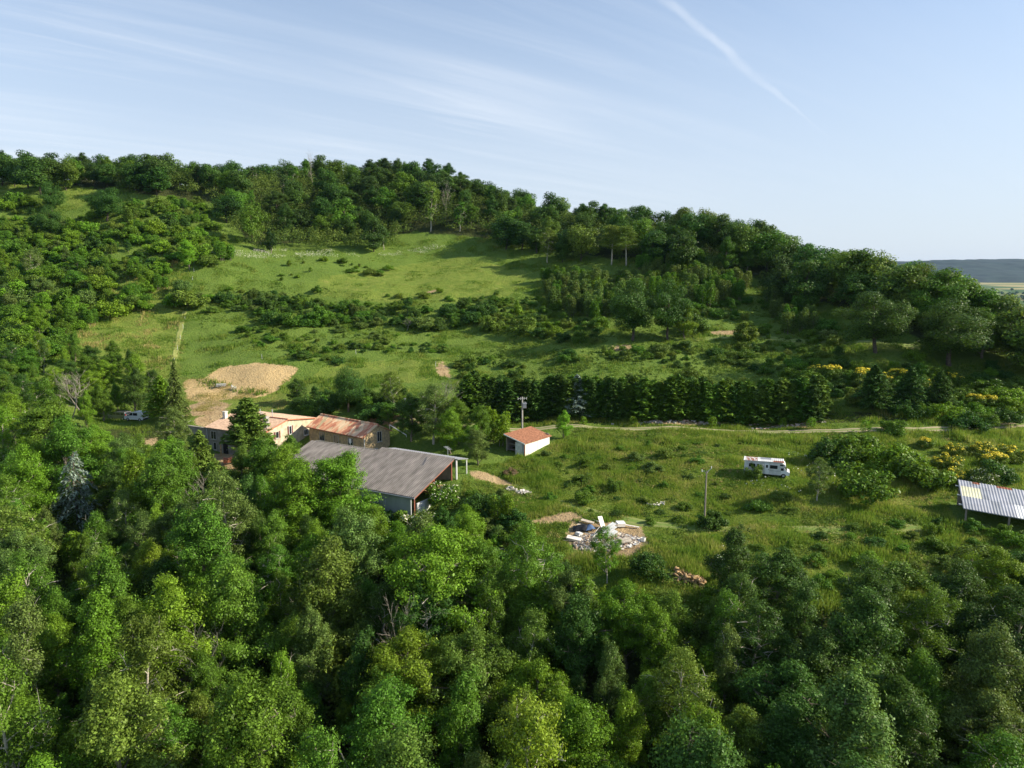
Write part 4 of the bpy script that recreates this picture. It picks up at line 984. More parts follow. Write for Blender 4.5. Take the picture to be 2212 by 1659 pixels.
# ------------------------------------------------------------------ the two vans under the trees
def van(loc, rz, paint, label, H=1.85, Ln=4.3, mpv=False):
    v = empty('parked_van', loc, label, 'van', rz)
    w = .86
    pr = [(-Ln/2, .32), (Ln/2-.05, .32), (Ln/2, .75), (Ln/2-.25, .98), (Ln/2-.95, 1.12), (Ln/2-1.65, H-.10), (Ln/2-2.1, H), (-Ln/2+.25, H-.02), (-Ln/2+.02, H-.5), (-Ln/2-.03, .6)]
    m = MB(); m.extrude(pr, (0, 0, 0), (1, 0, 0), (0, 0, 1), (0, -1, 0), -w, w); m.build('body', paint, v)
    a = Ln/2-1.62
    for s_ in (-1, 1):
        y = s_*(w+.008)
        def pane(q):
            m = MB(); m.add([(x, y, z) for x, z in q]+[(x, y-s_*.03, z) for x, z in q], [(0, 1, 2, 3), (7, 6, 5, 4)]+[(i, 4+i, 4+(i+1) % 4, (i+1) % 4) for i in range(4)]); m.build('side_window', GLASS, v)
        pane([(a-.35, 1.12), (a+.55, 1.12), (a+.02, H-.2), (a-.35, H-.2)]); pane([(a-1.45, 1.12), (a-.45, 1.12), (a-.45, H-.2), (a-1.45, H-.2)])
        if mpv: pane([(a-2.4, 1.14), (a-1.6, 1.12), (a-1.6, H-.2), (a-2.25, H-.22)])
        m = MB(); m.box((Ln/2-.03, s_*.62, .85), (.1, .3, .2)); m.build('headlight', STEEL, v)
        m = MB(); m.box((-Ln/2, s_*.78, 1.05), (.1, .14, .6)); m.build('tail_light', REDLIGHT, v)
        for x in (-Ln/2+.75, Ln/2-.8):
            m = MB(); m.tube([(x, s_*.88, .32), (x, s_*.68, .32)], .32, 14); w_ = m.build('wheel', RUBBER, v); m = MB(); m.tube([(x, s_*.89, .32), (x, s_*.86, .32)], .19, 10); m.build('rim', STEEL, w_)
        m = MB(); m.box((a+.62, s_*(w+.12), 1.15), (.12, .2, .2)); m.build('mirror', BLACKP, v)
    m = MB(); m.add([(-Ln/2+.005, -.68, H-.52), (-Ln/2+.005, .68, H-.52), (-Ln/2+.20, .64, H-.12), (-Ln/2+.20, -.64, H-.12)], [(3, 2, 1, 0)]); m.v = [(x-.02, y, z) for x, y, z in m.v]; m.build('rear_window', GLASS, v)
    m = MB(); m.add([(a+.68, -.7, 1.16), (a+.68, .7, 1.16), (a+.03, .66, H-.15), (a+.03, -.66, H-.15)], [(0, 1, 2, 3)]); m.v = [(x+.025, y, z+.015) for x, y, z in m.v]; m.build('windscreen', GLASS, v)
    m = MB(); m.box((-Ln/2-.06, 0, .48), (.1, 1.7, .22)); m.build('bumper', BLACKP if not mpv else paint, v)
    return v
p = gp(296, 909); van(p, math.radians(166), CARWHITE, 'white panel van parked under trees with its rear in the sun'); foot(bpy.data.objects['parked_van'], [(-2.8, -1.6), (2.8, -1.6), (2.8, 1.6), (-2.8, 1.6)])
p = gp(260, 906); o = van(p, math.radians(163), CARGREY, 'dark grey people carrier parked in the shade beside the white van', 1.72, 4.4, True); foot(o, [(-2.8, -1.6), (2.8, -1.6), (2.8, 1.6), (-2.8, 1.6)])

# ------------------------------------------------------------------ poles
z0 = zf(2.0, 121)
po = empty('transformer_pole', (1.78, 121, z0), 'grey utility pole with a transformer and crossarm behind the white shed', 'utility pole')
m = MB(); m.tube([(0, 0, -.5), (0, 0, -20.2-z0)], [.17, .11], 10); m.build('pole', CONCRETE, po); T = -20.2-z0
m = MB(); m.box((0, -.1, T-.25), (1.6, .07, .07), rz=.25); m.build('crossarm', STEEL, po)
for k in (-.75, -.3, .3, .75): m = MB(); m.tube([(k, -.1+k*.25, T-.2), (k, -.1+k*.25, T-.06)], .03, 6); m.tube([(k, -.1+k*.25, T-.48), (k, -.1+k*.25, T-.3)], .035, 6); m.build('insulator', WHITE, po)
m = MB(); m.box((.42, -.1, T-1.55), (.6, .55, .75)); m.box((.42, -.1, T-1.12), (.7, .65, .08))
for k in (-.15, .0, .15): m.tube([(.42+k, -.1, T-1.1), (.42+k, -.1, T-.85)], .04, 5)
m.build('transformer', ZINC, po)
m = MB(); m.box((.16, -.12, .9), (.2, .14, .45)); m.build('meter_box', WHITE, po)
q = at(1522, 1117, 90); q.z = zf(q.x, q.y)
po = empty('forked_pole', q, 'slim wooden power pole with a forked metal head in the rough field', 'utility pole')
T = 6.3
m = MB(); m.tube([(0, 0, -.5), (.02, 0, T)], [.13, .09], 8); m.build('pole', OLDWOOD, po)
for s_ in (-1, 1):
    m = MB(); m.tube([(0, 0, T-.45), (s_*.28, 0, T+.02), (s_*.62, -.05, T+.12+.22*s_)], .045, 5); m.build('fork_arm', STEEL, po)
    m = MB(); m.tube([(s_*.60, -.05, T+.12+.22*s_), (s_*.60, -.05, T+.42+.22*s_)], .055, 6); m.build('insulator', WHITE, po)
q = at(876, 911, 126); q.z = zf(q.x, q.y)
po = empty('thin_pole', q, 'thin pale service pole beside the old walnut above the stone house', 'utility pole')
m = MB(); m.tube([(0, 0, -.4), (0, 0, 4.6)], [.07, .05], 7); m.build('pole', WHITEDULL, po)
m = MB(); m.box((0, 0, 4.5), (.5, .06, .06)); m.build('bracket', STEEL, po)
def cable(a, b, sag, label):
    a, b = Vector(a), Vector(b); m = MB(); m.tube([a.lerp(b, k/14)-Vector((0, 0, sag*4*(k/14)*(1-k/14))) for k in range(15)], .022, 4); tag(m.build('overhead_cable', BLACKP), label, 'cable')
tpole, thin = bpy.data.objects['transformer_pole'], bpy.data.objects['thin_pole']
cable(tpole.location+Vector((-.4, 0, -20.8-tpole.location.z)), thin.location+Vector((.2, 0, 4.5)), .5, 'thin overhead cable from the transformer pole to the thin pole')
cable(thin.location+Vector((-.2, 0, 4.5)), h2.location+Vector((.1, 0, 5.0)), .3, 'thin overhead cable from the thin pole to the stone house')
a = gp(842, 930); b = gp(878, 945); m = MB(); m.tube([(a.x, a.y, a.z+.9), ((a.x+b.x)/2, (a.y+b.y)/2, (a.z+b.z)/2+.62), (b.x, b.y, b.z+.35)], .07, 6)
for e in (a, b): m.tube([(e.x, e.y, e.z-.2), (e.x, e.y, e.z+(.92 if e is a else .37))], .05, 5)
tag(m.build('handrail', WHITE), 'white sloping handrail behind the gable of the stone house', 'railing')

# ------------------------------------------------------------------ dirt road with two wheel tracks
def road(name, pts, w, m, label):
    P = [hit(*p) for p in pts]; xy = [(p.x, p.y) for p in P]; S = []
    for i in range(len(xy)-1):
        n = max(2, int(math.hypot(xy[i+1][0]-xy[i][0], xy[i+1][1]-xy[i][1])/.8))
        for k in range(n): S.append((xy[i][0]+(xy[i+1][0]-xy[i][0])*k/n, xy[i][1]+(xy[i+1][1]-xy[i][1])*k/n))
    S.append(xy[-1]); S = np.array(S)
    for _ in range(160): S[1:-1] = (S[:-2]+S[1:-1]*2+S[2:])/4
    T = np.gradient(S, axis=0); T /= np.linalg.norm(T, axis=1, keepdims=True); Nn = np.stack([-T[:, 1], T[:, 0]], 1)
    cols = 9; V = []; A = []
    for j in range(cols):
        o = (j/(cols-1)-.5)*w; q = S+Nn*o; z = zt(q[:, 0], q[:, 1])+.06-.10*(abs(o) > w*.45)
        V.append(np.stack([q[:, 0], q[:, 1], z], 1)); A.append(np.stack([np.full(len(S), abs(o)/(w/2)), np.cumsum(np.full(len(S), .8)), np.zeros(len(S)), np.ones(len(S))], 1))
    V = np.stack(V, 1).reshape(-1, 3); A = np.stack(A, 1).reshape(-1, 4); n = len(S)
    I = np.arange(n*cols).reshape(n, cols); F = np.stack([I[:-1, :-1], I[:-1, 1:], I[1:, 1:], I[1:, :-1]], -1).reshape(-1, 4)[:, ::-1]
    tag(link(name, mesh_np(name, V, F, [m], True, None, {'across': A})), label, kind='structure')
    return S
def road_mat(name, els):
    m, nt, b = _nodes(name); N, L = nt.nodes, nt.links
    a = N.new('ShaderNodeAttribute'); a.attribute_name = 'across'; s = N.new('ShaderNodeSeparateColor'); L.new(a.outputs['Color'], s.inputs[0])
    tc = N.new('ShaderNodeTexCoord'); n = N.new('ShaderNodeTexNoise'); n.inputs['Scale'].default_value = .9; n.inputs['Detail'].default_value = 5; L.new(tc.outputs['Object'], n.inputs[0])
    ma = N.new('ShaderNodeMath'); ma.operation = 'MULTIPLY_ADD'; L.new(n.outputs['Fac'], ma.inputs[0]); ma.inputs[1].default_value = .5; ma.inputs[2].default_value = -.25
    ad = N.new('ShaderNodeMath'); L.new(s.outputs[0], ad.inputs[0]); L.new(ma.outputs[0], ad.inputs[1])
    r = N.new('ShaderNodeValToRGB'); L.new(ad.outputs[0], r.inputs[0]); e = r.color_ramp.elements
    for k, (p, c) in enumerate(els):
        if k > 1: e.new(p)
        e[k].position = p; e[k].color = (*c, 1)
    L.new(r.outputs[0], b.inputs['Base Color']); b.inputs['Roughness'].default_value = .95
    return m
TRACK = road_mat('worn_track', [(.18, (.15, .21, .035)), (.34, (.32, .27, .16)), (.60, (.36, .30, .19)), (.85, (.21, .23, .07)), (.97, (.15, .21, .035))])
STRIP = road_mat('dry_strip', [(.15, (.27, .30, .07)), (.40, (.33, .33, .09)), (.62, (.27, .30, .07)), (.85, (.19, .25, .045)), (.97, (.14, .22, .034))])
GTRACK = road_mat('grass_track', [(.15, (.13, .20, .03)), (.40, (.19, .235, .05)), (.62, (.22, .24, .07)), (.85, (.16, .22, .04)), (.97, (.13, .20, .03))])
ROAD_S = road('dirt_road', [(850, 920), (1000, 924), (1130, 923), (1260, 922), (1500, 927), (1700, 932), (1850, 935), (1950, 933), (2060, 927), (2225, 914)], 2.3, TRACK, 'two rutted dirt road along the foot of the conifer hedge')

TRACKS = [ROAD_S, road('grass_track', [(1120, 1046), (1150, 1066), (1190, 1090), (1240, 1112), (1330, 1128), (1480, 1140), (1700, 1150), (1900, 1148), (1990, 1142)], 2.3, GTRACK, 'faint grassy wheel track across the rough field'),
 road('paddock_strip', [(374, 790), (379, 760), (386, 725), (392, 698), (399, 674)], 1.5, STRIP, 'bright dry strip running uphill along the paddock fence'),
 road('meadow_path', [(1500, 735), (1590, 720), (1660, 725), (1750, 737), (1860, 746), (1985, 752)], 2.4, GTRACK, 'pale grassy path under the big trees')]
# ------------------------------------------------------------------ rubble heap
rc = hit(1312, 1172); 
def chunks(name, n, sx, sy, c, mats, size, hgt, label, cat, rz=0, kind='stuff', seed=3):
    r = random.Random(seed); mb = MB()
    for i in range(n):
        a = r.uniform(0, 6.28); q = math.sqrt(r.random()); x, y = q*math.cos(a)*sx, q*math.sin(a)*sy
        X = c.x+x*math.cos(rz)-y*math.sin(rz); Y = c.y+x*math.sin(rz)+y*math.cos(rz); z = zf(X, Y)+hgt*(1-q)*r.random()+.04
        s = size*r.uniform(.5, 1.6); M = Matrix.Rotation(r.uniform(0, 6.3), 3, 'Z') @ Matrix.Rotation(r.gauss(0, .5), 3, 'X')
        vs = [Vector((sx_*s*r.uniform(.35, .6), sy_*s*r.uniform(.25, .5), sz_*s*r.uniform(.15, .4))) for sz_ in (-1, 1) for sx_, sy_ in ((-1, -1), (1, -1), (1, 1), (-1, 1))]
        mb.add([M @ v + Vector((X, Y, z)) for v in vs], [(3, 2, 1, 0), (4, 5, 6, 7), (0, 1, 5, 4), (1, 2, 6, 5), (2, 3, 7, 6), (3, 0, 4, 7)], r.randrange(len(mats)))
    return tag(mb.build(name, mats), label, cat, kind=kind)
chunks('rubble', 1400, 4.1, 2.7, rc, [BRICKM, MORTAR, MORTAR, OLDWOOD, BRICKM, DUST, DUST, WHITEDULL], .22, .5, 'heap of broken masonry and wood scraps dumped in the field', 'rubble')
BUILT.append([(rc.x-5, rc.y-2.6), (rc.x+5, rc.y-2.6), (rc.x+5, rc.y+3.4), (rc.x-5, rc.y+3.4)])
def slab(dx, dy, size, mt, name, label, cat, rz=0., tilt=(0, 0), up=.35, ribs=0):
    p = hit(dx, dy); m = MB(); M = Matrix.Rotation(rz, 3, 'Z') @ Matrix.Rotation(tilt[0], 3, 'X') @ Matrix.Rotation(tilt[1], 3, 'Y')
    m.box((0, 0, 0), size, M=M)
    for k in range(ribs):
        m.box(M @ Vector((0, -size[1]/2+(k+.5)*size[1]/ribs, size[2]/2+.015)), (size[0], size[1]/ribs*.35, .05), M=M)
    o = m.build(name, mt); o.location = (p.x, p.y, p.z+up); return tag(o, label, cat)
slab(1299, 1142, (.75, 1.5, .08), CREAMPANEL, 'door_panel', 'cream door panel leaning at the back of the rubble heap', 'board', .5, (1.0, .2), .7)
slab(1269, 1136, (1.7, .6, .06), DUST, 'board', 'long cream board on top of the rubble heap at its back edge', 'board', -.4, (.1, .15), .35)
slab(1258, 1142, (1.3, .55, .06), DUST, 'board', 'shorter cream board beside dark tarpaulin on the rubble heap', 'board', -.2, (.05, .1), .4)
for k in range(3): slab(1315-k*2+k*4, 1152+k*6, (2.1, .62, .06), WHITEDULL, 'roofing_sheet', ['topmost white ribbed roofing sheet on the rubble heap', 'middle white ribbed roofing sheet on the rubble heap', 'lowest white ribbed roofing sheet on the rubble heap'][k], 'sheet', .75, (.15, -.25), .75-.16*k, 3)
slab(1340, 1141, (1.1, .7, .5), WHITE, 'appliance', 'white dumped appliance at the back of the rubble heap', 'appliance', .3, (.2, .1), .5)
slab(1324, 1143, (1.2, .7, .12), DUST, 'panel', 'pale panel lying beside the white appliance on the rubble heap', 'panel', .2, (-.2, .2), .6)
slab(1360, 1144, (2.4, .28, .06), MORTAR, 'plank', 'pale plank behind the brushwood on the rubble heap', 'plank', -.25, (0, .1), .3)
slab(1240, 1171, (1.8, .8, .2), CREAMPANEL, 'mattress', 'white mattress thrown down at the edge of the rubble heap', 'mattress', -.35, (.1, .1), .25)
slab(1251, 1161, (1.2, .6, .35), ZINCL, 'metal_cabinet', 'pale metal cabinet lying behind the white mattress', 'cabinet', 1.0, (.2, .3), .35)
slab(1299, 1205, (.5, .9, .07), TERRA, 'orange_board', 'orange board propped below the rubble heap', 'board', .2, (1.0, .3), .5)
slab(1290, 1128, (2.2, .16, .06), MORTAR, 'plank', 'single plank lying in the grass behind the rubble heap', 'plank', -.9, (0, 0), .15)
slab(1352, 1178, (1.3, 1.0, .12), DUST, 'cement_slab', 'sand coloured slab on the near side of the rubble heap', 'slab', .2, (.2, -.1), .45)
p = hit(1389, 1170); m = MB(); m.tube([(0, 0, 0), (0, 0, .42)], .32, 14, caps=False); m.tube([(0, 0, .42), (0, 0, .02)], .26, 14, caps=False); o = m.build('white_basin', WHITE); o.location = p; tag(o, 'round white basin in the grass beside the rubble heap', 'basin')
def tarp(dx, dy, sx, sy, mt, name, label, rz, seed):
    p = hit(dx, dy); n = 12; V = []
    for s_ in (0, 1):
        for j in range(n):
            for i in range(n):
                x = (i/(n-1)-.5)*sx; y = (j/(n-1)-.5)*sy; X = p.x+x*math.cos(rz)-y*math.sin(rz); Y = p.y+x*math.sin(rz)+y*math.cos(rz)
                V.append((X, Y, zf(X, Y)+.55*math.cos(x/sx*2.8)*math.cos(y/sy*2.8)+.22*float(vnoise(np.array([X*3.]), np.array([Y*3.]), 1, seed)[0])+.1-.03*s_))
    F = []
    for s_ in (0, 1):
        for j in range(n-1):
            for i in range(n-1):
                q = s_*n*n+j*n+i; F.append((q, q+1, q+n+1, q+n) if not s_ else (q+n, q+n+1, q+1, q))
    tag(link(name, mesh_np(name, np.array(V), np.array(F), [mt], True)), label, 'tarpaulin')
tarp(1258, 1147, 2.4, 1.1, BLACKP, 'tarpaulin', 'crumpled black tarpaulin at the back left of the rubble heap', -.1, 4)
tarp(1273, 1147, 1.3, .9, BLUE, 'tarpaulin', 'crumpled blue tarpaulin between boards on the rubble heap', .3, 5)
for k in range(26):      # tangle of laths and pipes over the heap
    a_ = random.uniform(0, 6.28); r_ = math.sqrt(random.random()); x = rc.x+4.2*r_*math.cos(a_); y = rc.y+2.8*r_*math.sin(a_); z = zf(x, y)+.25+.4*(1-r_); d = Vector((random.gauss(0, 1), random.gauss(0, 1), random.gauss(0, .25))).normalized()*random.uniform(.5, 1.3)
    m = MB(); m.tube([Vector((x, y, z))-d, Vector((x, y, z+.05)), Vector((x, y, z))+d], random.uniform(.02, .05), 5)
    tag(m.build('lath', random.choice([OLDWOOD, WOOD, BLACKP, WHITEDULL])), 'broken lath sticking out of the rubble heap', 'lath', 'laths and pipes tangled in the rubble heap')
# stone heaps
p = hit(1132, 1066); chunks('stone_pile', 60, 1.0, .6, p, [ROCK, MORTAR], .3, .6, 'small heap of pale stones beside the grassy track', 'stones', seed=5)
p = hit(1104, 1059); chunks('stone_pile', 34, .9, .4, p, [ROCK], .32, .5, 'smaller heap of grey stones above the pale stone heap', 'stones', seed=6)
p = hit(1480, 913); chunks('roadside_stones', 160, 14, .8, p, [ROCK, BRICKM], .3, .3, 'loose stones on the bank between dirt road and conifer hedge', 'stones', seed=8)
p = hit(1700, 921); chunks('roadside_stones', 90, 8, .7, p, [ROCK, BRICKM], .3, .3, 'loose stones on the bank farther along the dirt road', 'stones', seed=9)
p = hit(1420, 1090); chunks('white_stones', 30, 1.6, .5, p, [MORTAR], .25, .1, 'scatter of white plaster lumps in the rough grass', 'stones', seed=10)

# ------------------------------------------------------------------ log pile
m = MB(); m.tube([(-.25, 0, 0), (.25, 0, 0)], [.12, .11], 7); LOG = m.data('split_log', [LOGM])
lp0, lp1 = hit(1455, 1240), hit(1520, 1268); k = 0
for i in range(70):
    t = random.random(); w = random.gauss(0, .45); x = lp0.x+(lp1.x-lp0.x)*t+w*.4; y = lp0.y+(lp1.y-lp0.y)*t+w
    o = bpy.data.objects.new('split_log', LOG); COL.objects.link(o)
    o.location = (x, y, zf(x, y)+.12+max(0, .75-abs(w))*random.random()*.9); o.rotation_euler = (random.gauss(0, .3), random.gauss(0, .4), random.uniform(0, 6.28)); s_ = random.uniform(.8, 1.5); o.scale = (s_, s_, s_)
    tag(o, 'split firewood log tossed on the loose log pile in the field', 'log', 'logs of the loose firewood pile')
BUILT.append([(lp0.x-.8, lp0.y-1), (lp1.x+.8, lp1.y-1), (lp1.x+.8, lp1.y+1), (lp0.x-.8, lp0.y+1)])

# ------------------------------------------------------------------ fence stakes in the paddock and meadow
m = MB(); m.tube([(0, 0, -.3), (0, 0, 1.15)], [.04, .035], 6); m.tube([(0, 0, 1.1), (0, 0, 1.2)], .05, 6); STAKE = m.data('fence_stake', [WHITEDULL])
WHERE = ['beside the lone lime green tree', 'just below the lone lime green tree', 'above the grey bush on the paddock line', 'at the grey bush on the paddock line', 'below the grey bush', 'at the top of the bright strip', 'in the upper half of the bright strip', 'in the middle of the bright strip', 'in the lower half of the bright strip', 'at the foot of the paddock strip', 'on the rim above the sandy bank', 'on the meadow rim above the stone house', 'beside the red scar above the hedge']
for (dx, dy), wd in zip([(419, 588), (416, 606), (412, 626), (408, 646), (405, 664), (400, 694), (396, 712), (390, 735), (384, 758), (377, 784), (566, 776), (769, 766), (941, 792)], WHERE):
    p = hit(dx, dy); o = bpy.data.objects.new('fence_stake', STAKE); COL.objects.link(o); o.location = p; o.rotation_euler = (random.gauss(0, .05), random.gauss(0, .05), 0)
    tag(o, 'white fence stake ' + wd, 'fence stake', 'white stakes of the field fence')
# ------------------------------------------------------------------ flowering shrubs
BLOOM_Y = mat('broom_blossom', (.82, .65, .03), .7, .15, 3)
BLOOM_W = mat('white_blossom', (.72, .70, .52), .7, .15, 3)
def make_flowering(key, src, bm, n, size, seed, up=.35, cover=.5):
    p = PROTO[src]; r = np.random.default_rng(seed); lob, rad = p['lob'], p['rad']
    order = np.argsort(-lob[:, 2])[:max(3, int(len(lob)*cover))]
    idx = r.choice(order, n); d = unit(n, r); d[:, 2] = np.abs(d[:, 2])*.9+up; d /= np.linalg.norm(d, axis=1, keepdims=True)
    c = lob[idx]+d*rad[idx][:, None]*(1.0+.12*r.random(n))[:, None]
    v, f = leaf_quads(c, d+unit(n, r)*.6, np.full(n, size), .8, r)
    PROTO[key] = dict(parts=[('foliage', p['mesh']), ('blossom', mesh_np('blossom', v, f, [bm]))], H=p['H'], R=p['R'])
make_flowering('broom_a', 'scrub_0', BLOOM_Y, 620, .17, 201, .35, .3); make_flowering('broom_b', 'scrub_1', BLOOM_Y, 240, .16, 202, .4, .25)
make_flowering('elder', 'bush_1', BLOOM_W, 200, .16, 203)

OAKS = {'oak_a': 2, 'oak_b': 1.6, 'oval_a': 2.8, 'oval_b': 2, 'loose_a': 1.8, 'loose_b': 1.8, 'dense_a': .2, 'tall_a': 2.6, 'tall_b': 1.6}
WOODS = {'wood_0': 1, 'wood_1': 1, 'wood_2': 1, 'wood_3': 1, 'wood_4': 1, 'wood_pale': .25, 'oak_b': .7, 'oval_b': .7, 'tall_a': .4, 'oval_a': .5}
BUSH = {'bush_0': 1, 'bush_1': 1, 'bush_2': 1, 'bush_3': 1, 'scrub_1': .6, 'upright_a': .35, 'oak_a': .25, 'oval_b': .25}
SCRUB = {'scrub_0': 1, 'scrub_1': 1, 'scrub_2': 1}

# ------------------------------------------------------------------ single plants with a place of their own
put('cypress', 540, 1019, 12.2, 'olive', 'cypress', 'tall bare stemmed cypress standing in front of the long farmhouse', 'tree', frac=0, wide=1.0)
put('blue_cedar', 380, 912, 12.0, 'grey', 'blue_cedar', 'slender grey cedar with drooping branches beside the sandy bank', 'tree', frac=0, wide=.85)
put('cedar', 352, 905, 8.5, 'bright', 'cedar', 'bright green conifer just left of the slender grey cedar', 'tree', frac=0)
put('loose_a', 376, 1000, 9.5, 'grey', 'birch', 'thin pale stemmed birch left of the farmhouse yard', 'tree', frac=0)
put('cedar', 434, 990, 9.5, 'olive', 'cedar', 'olive green conifer at the left end of the farm yard', 'tree', wide=.85)
wc_ = put('weeping_cedar', 160, 1045, 10.5, 'blue', 'weeping_cedar', 'pale weeping blue cedar standing alone among broadleaf trees', 'tree', wide=.85)
OPEN.append((118, 990, 205, 1095, wc_.location.y-1))
put('dense_a', 718, 1072, 13, 'bright', 'ash_tree', 'big bright green ash hiding the left eave of the grey barn', 'tree', wide=1.15)
put('dense_a', 640, 1088, 12.5, 'bright', 'ash_tree', 'bright green ash left of the big ash by the grey barn', 'tree', wide=1.1)
put('oval_b', 625, 990, 8.5, 'mid', 'oak_tree', 'leafy tree between the farmhouse and the left end of the barn', 'tree', wide=1.1)
put('cedar', 585, 985, 7.5, 'mid', 'cedar', 'small conifer right of the tall bare stemmed cypress', 'tree', wide=.9)
put('dense_a', 95, 950, 13, 'mid', 'oak_tree', 'massive rounded oak at the left edge beside the parked vans', 'tree', wide=1.3)
put('oval_b', 25, 900, 9, 'yellow', 'oak_tree', 'yellow green tree behind the massive rounded oak', 'tree')
put('oak_a', 275, 1000, 10, 'grey', 'oak_tree', 'grey green rounded oak below the parked vans', 'tree')
put('oval_b', 185, 880, 7, 'yellow', 'ivy_tree', 'yellow green ivy clad tree beside the grey bare crown', 'tree', wide=.7)
put('bare_a', 180, 850, 8.5, 'mid', 'bare_tree', 'bare grey branched tree left of the parked vans', 'tree', wide=1.3)
put('bare_b', 150, 852, 8, 'mid', 'bare_tree', 'smaller bare tree left of the bare grey branched tree', 'tree', wide=1.2)
put('cedar', 490, 1085, 9.5, 'dark', 'cedar', 'dark ragged conifer below the farm yard', 'tree', wide=.8)
put('cedar', 455, 1060, 9, 'olive', 'cedar', 'olive ragged conifer left of the dark ragged conifer', 'tree', wide=.7)
put('bare_b', 418, 1095, 8, 'mid', 'bare_tree', 'dead pale tree among conifers below the farm yard', 'tree')
put('loose_b', 935, 890, 10.5, 'grey', 'walnut_tree', 'half bare grey walnut behind the grey barn', 'tree', wide=1.35)
put('bare_a', 958, 878, 9, 'mid', 'bare_tree', 'bare limbs beside the half bare grey walnut', 'tree', wide=1.2)
put('oval_b', 975, 925, 8, 'bright', 'oak_tree', 'bright green tree just behind the lean-to of the barn', 'tree', wide=1.1)
put('dense_a', 1033, 962, 6.0, 'grey', 'fig_tree', 'broad leaved fig tree between the barn and the white shed', 'tree', wide=1.0)
def stand(key, x, y, H, tn, name, label, wide=1.0):
    OCC.append((x, y, PROTO[key]['R']*H/PROTO[key]['H']*wide*1.4)); return plant(key, x, y, H, TINT[tn], name, label, 'tree', None, wide, lean=.03)
stand('oval_b', -36.2, 101.8, 11.2, 'mid', 'oak_tree', 'leafy oak hiding the left front corner of the grey barn', 1.1)
stand('oak_a', -33.2, 99.0, 11.4, 'bright', 'oak_tree', 'bright oak below the left front corner of the grey barn', 1.0)
stand('oval_a', -40.5, 104.5, 8.5, 'olive', 'oak_tree', 'olive oak between the farm yard and the corner of the barn', 1.0)
stand('oak_b', -17.5, 120.5, 8.5, 'dark', 'oak_tree', 'dark oak behind the gable of the stone house', .9)
stand('oval_b', -13.0, 121.5, 8.5, 'olive', 'oak_tree', 'olive tree between the stone house and the half bare walnut', 1.1)
stand('oak_a', -9.0, 118.0, 8.0, 'mid', 'oak_tree', 'mid green tree in front of the half bare walnut', 1.1)
stand('oval_b', -5.0, 116.5, 7.5, 'mid', 'oak_tree', 'mid green tree behind the broad leaved fig', 1.1)
stand('oak_a', -6.5, 111.5, 5.5, 'bright', 'oak_tree', 'small bright tree beside the lean-to post of the barn', 1.1)
for k_, x_, H_, lb_ in ((0, .6, 3.4, 'leafy bush at the front right corner of the barn wall'), (1, 2.6, 4.0, 'bush against the right part of the grey barn wall'), (2, 4.8, 3.6, 'bush against the middle of the grey barn wall'), (3, 7.0, 4.2, 'bush against the left part of the grey barn wall'), (0, 9.4, 4.4, 'bush under the open eave of the barn')):
    v_ = barn.matrix_basis @ Vector((x_, 10.4+.3*(k_ % 2), 0)); OCC.append((v_.x, v_.y, 2)); plant('bush_%d' % k_, v_.x, v_.y, H_, TINT[['mid', 'dark', 'bright', 'mid'][k_]], 'wall_bush', lb_, 'bush', None, .95)
put('upright_a', 1075, 915, 6.5, 'bright', 'young_tree', 'slim young tree left of the transformer pole', 'tree', wide=.9)
put('round_b', 752, 840, 8.5, 'dark', 'oak_tree', 'dark round oak on the bank behind the stone house', 'tree', wide=1.0)
put('loose_a', 850, 840, 7.5, 'olive', 'oak_tree', 'thin olive tree right of the dark round oak', 'tree')
put('oak_b', 640, 845, 5.5, 'dark', 'oak_tree', 'small dark oak at the right foot of the sandy bank', 'tree')
put('oval_b', 1218, 946, 5.0, 'lime', 'lime_tree', 'small lime green tree beside the white shed and the road', 'tree', frac=0, wide=1.0)
put('oak_a', 410, 584, 9.5, 'lime', 'lime_tree', 'lone lime green tree on the paddock line of the hillside', 'tree', frac=0, wide=1.05)
put('scrub_0', 392, 615, 4.4, 'grey', 'grey_bush', 'grey twiggy bush on the paddock line below the lime green tree', 'bush')
put('pine_a', 1321, 572, 13, 'olive', 'pine_tree', 'tall pale stemmed pine left of its twin before the ridge wood', 'tree', frac=0)
put('pine_b', 1353, 574, 13, 'olive', 'pine_tree', 'tall olive pine right of its twin before the ridge wood', 'tree', frac=0)
put('loose_a', 1182, 568, 12, 'olive', 'poplar_tree', 'thin crowned olive tree at the corner of the upper meadow', 'tree', frac=0)
put('wood_1', 1215, 568, 8, 'dark', 'oak_tree', 'dark round tree right of the thin crowned olive tree', 'tree', frac=0)
put('round_a', 1366, 738, 14.5, 'dark', 'big_tree', 'left one of two big round trees shading the terrace', 'tree', frac=0, wide=.95)
put('round_b', 1442, 736, 14, 'dark', 'big_tree', 'right one of two big round trees shading the terrace', 'tree', frac=0, wide=.85)
put('oval_b', 1480, 733, 9, 'bright', 'oak_tree', 'smaller paler tree at the right side of the two big trees', 'tree', frac=0)
put('round_a', 1892, 762, 12.5, 'dark', 'oak_tree', 'wide spreading oak beside the grassy track', 'tree', frac=0, wide=1.3)
put('round_b', 2050, 790, 13, 'dark', 'oak_tree', 'dark green oak right of the wide spreading oak', 'tree', frac=0, wide=1.5)
put('oval_b', 2120, 775, 11, 'mid', 'oak_tree', 'mid green oak at the right edge of the track', 'tree', frac=0, wide=1.2)
put('bare_a', 680, 412, 15, 'mid', 'dead_tree', 'tall dead grey tree standing out on the left skyline', 'tree', frac=0, wide=.5)
put('wood_pale', 930, 500, 17, 'olive', 'dead_tree', 'bleached half dead tree at the wood edge above the meadow', 'tree', frac=0, wide=.75)
put('bare_b', 962, 475, 14, 'mid', 'dead_tree', 'thin dead tree behind the bleached half dead tree', 'tree', frac=0, wide=.5)
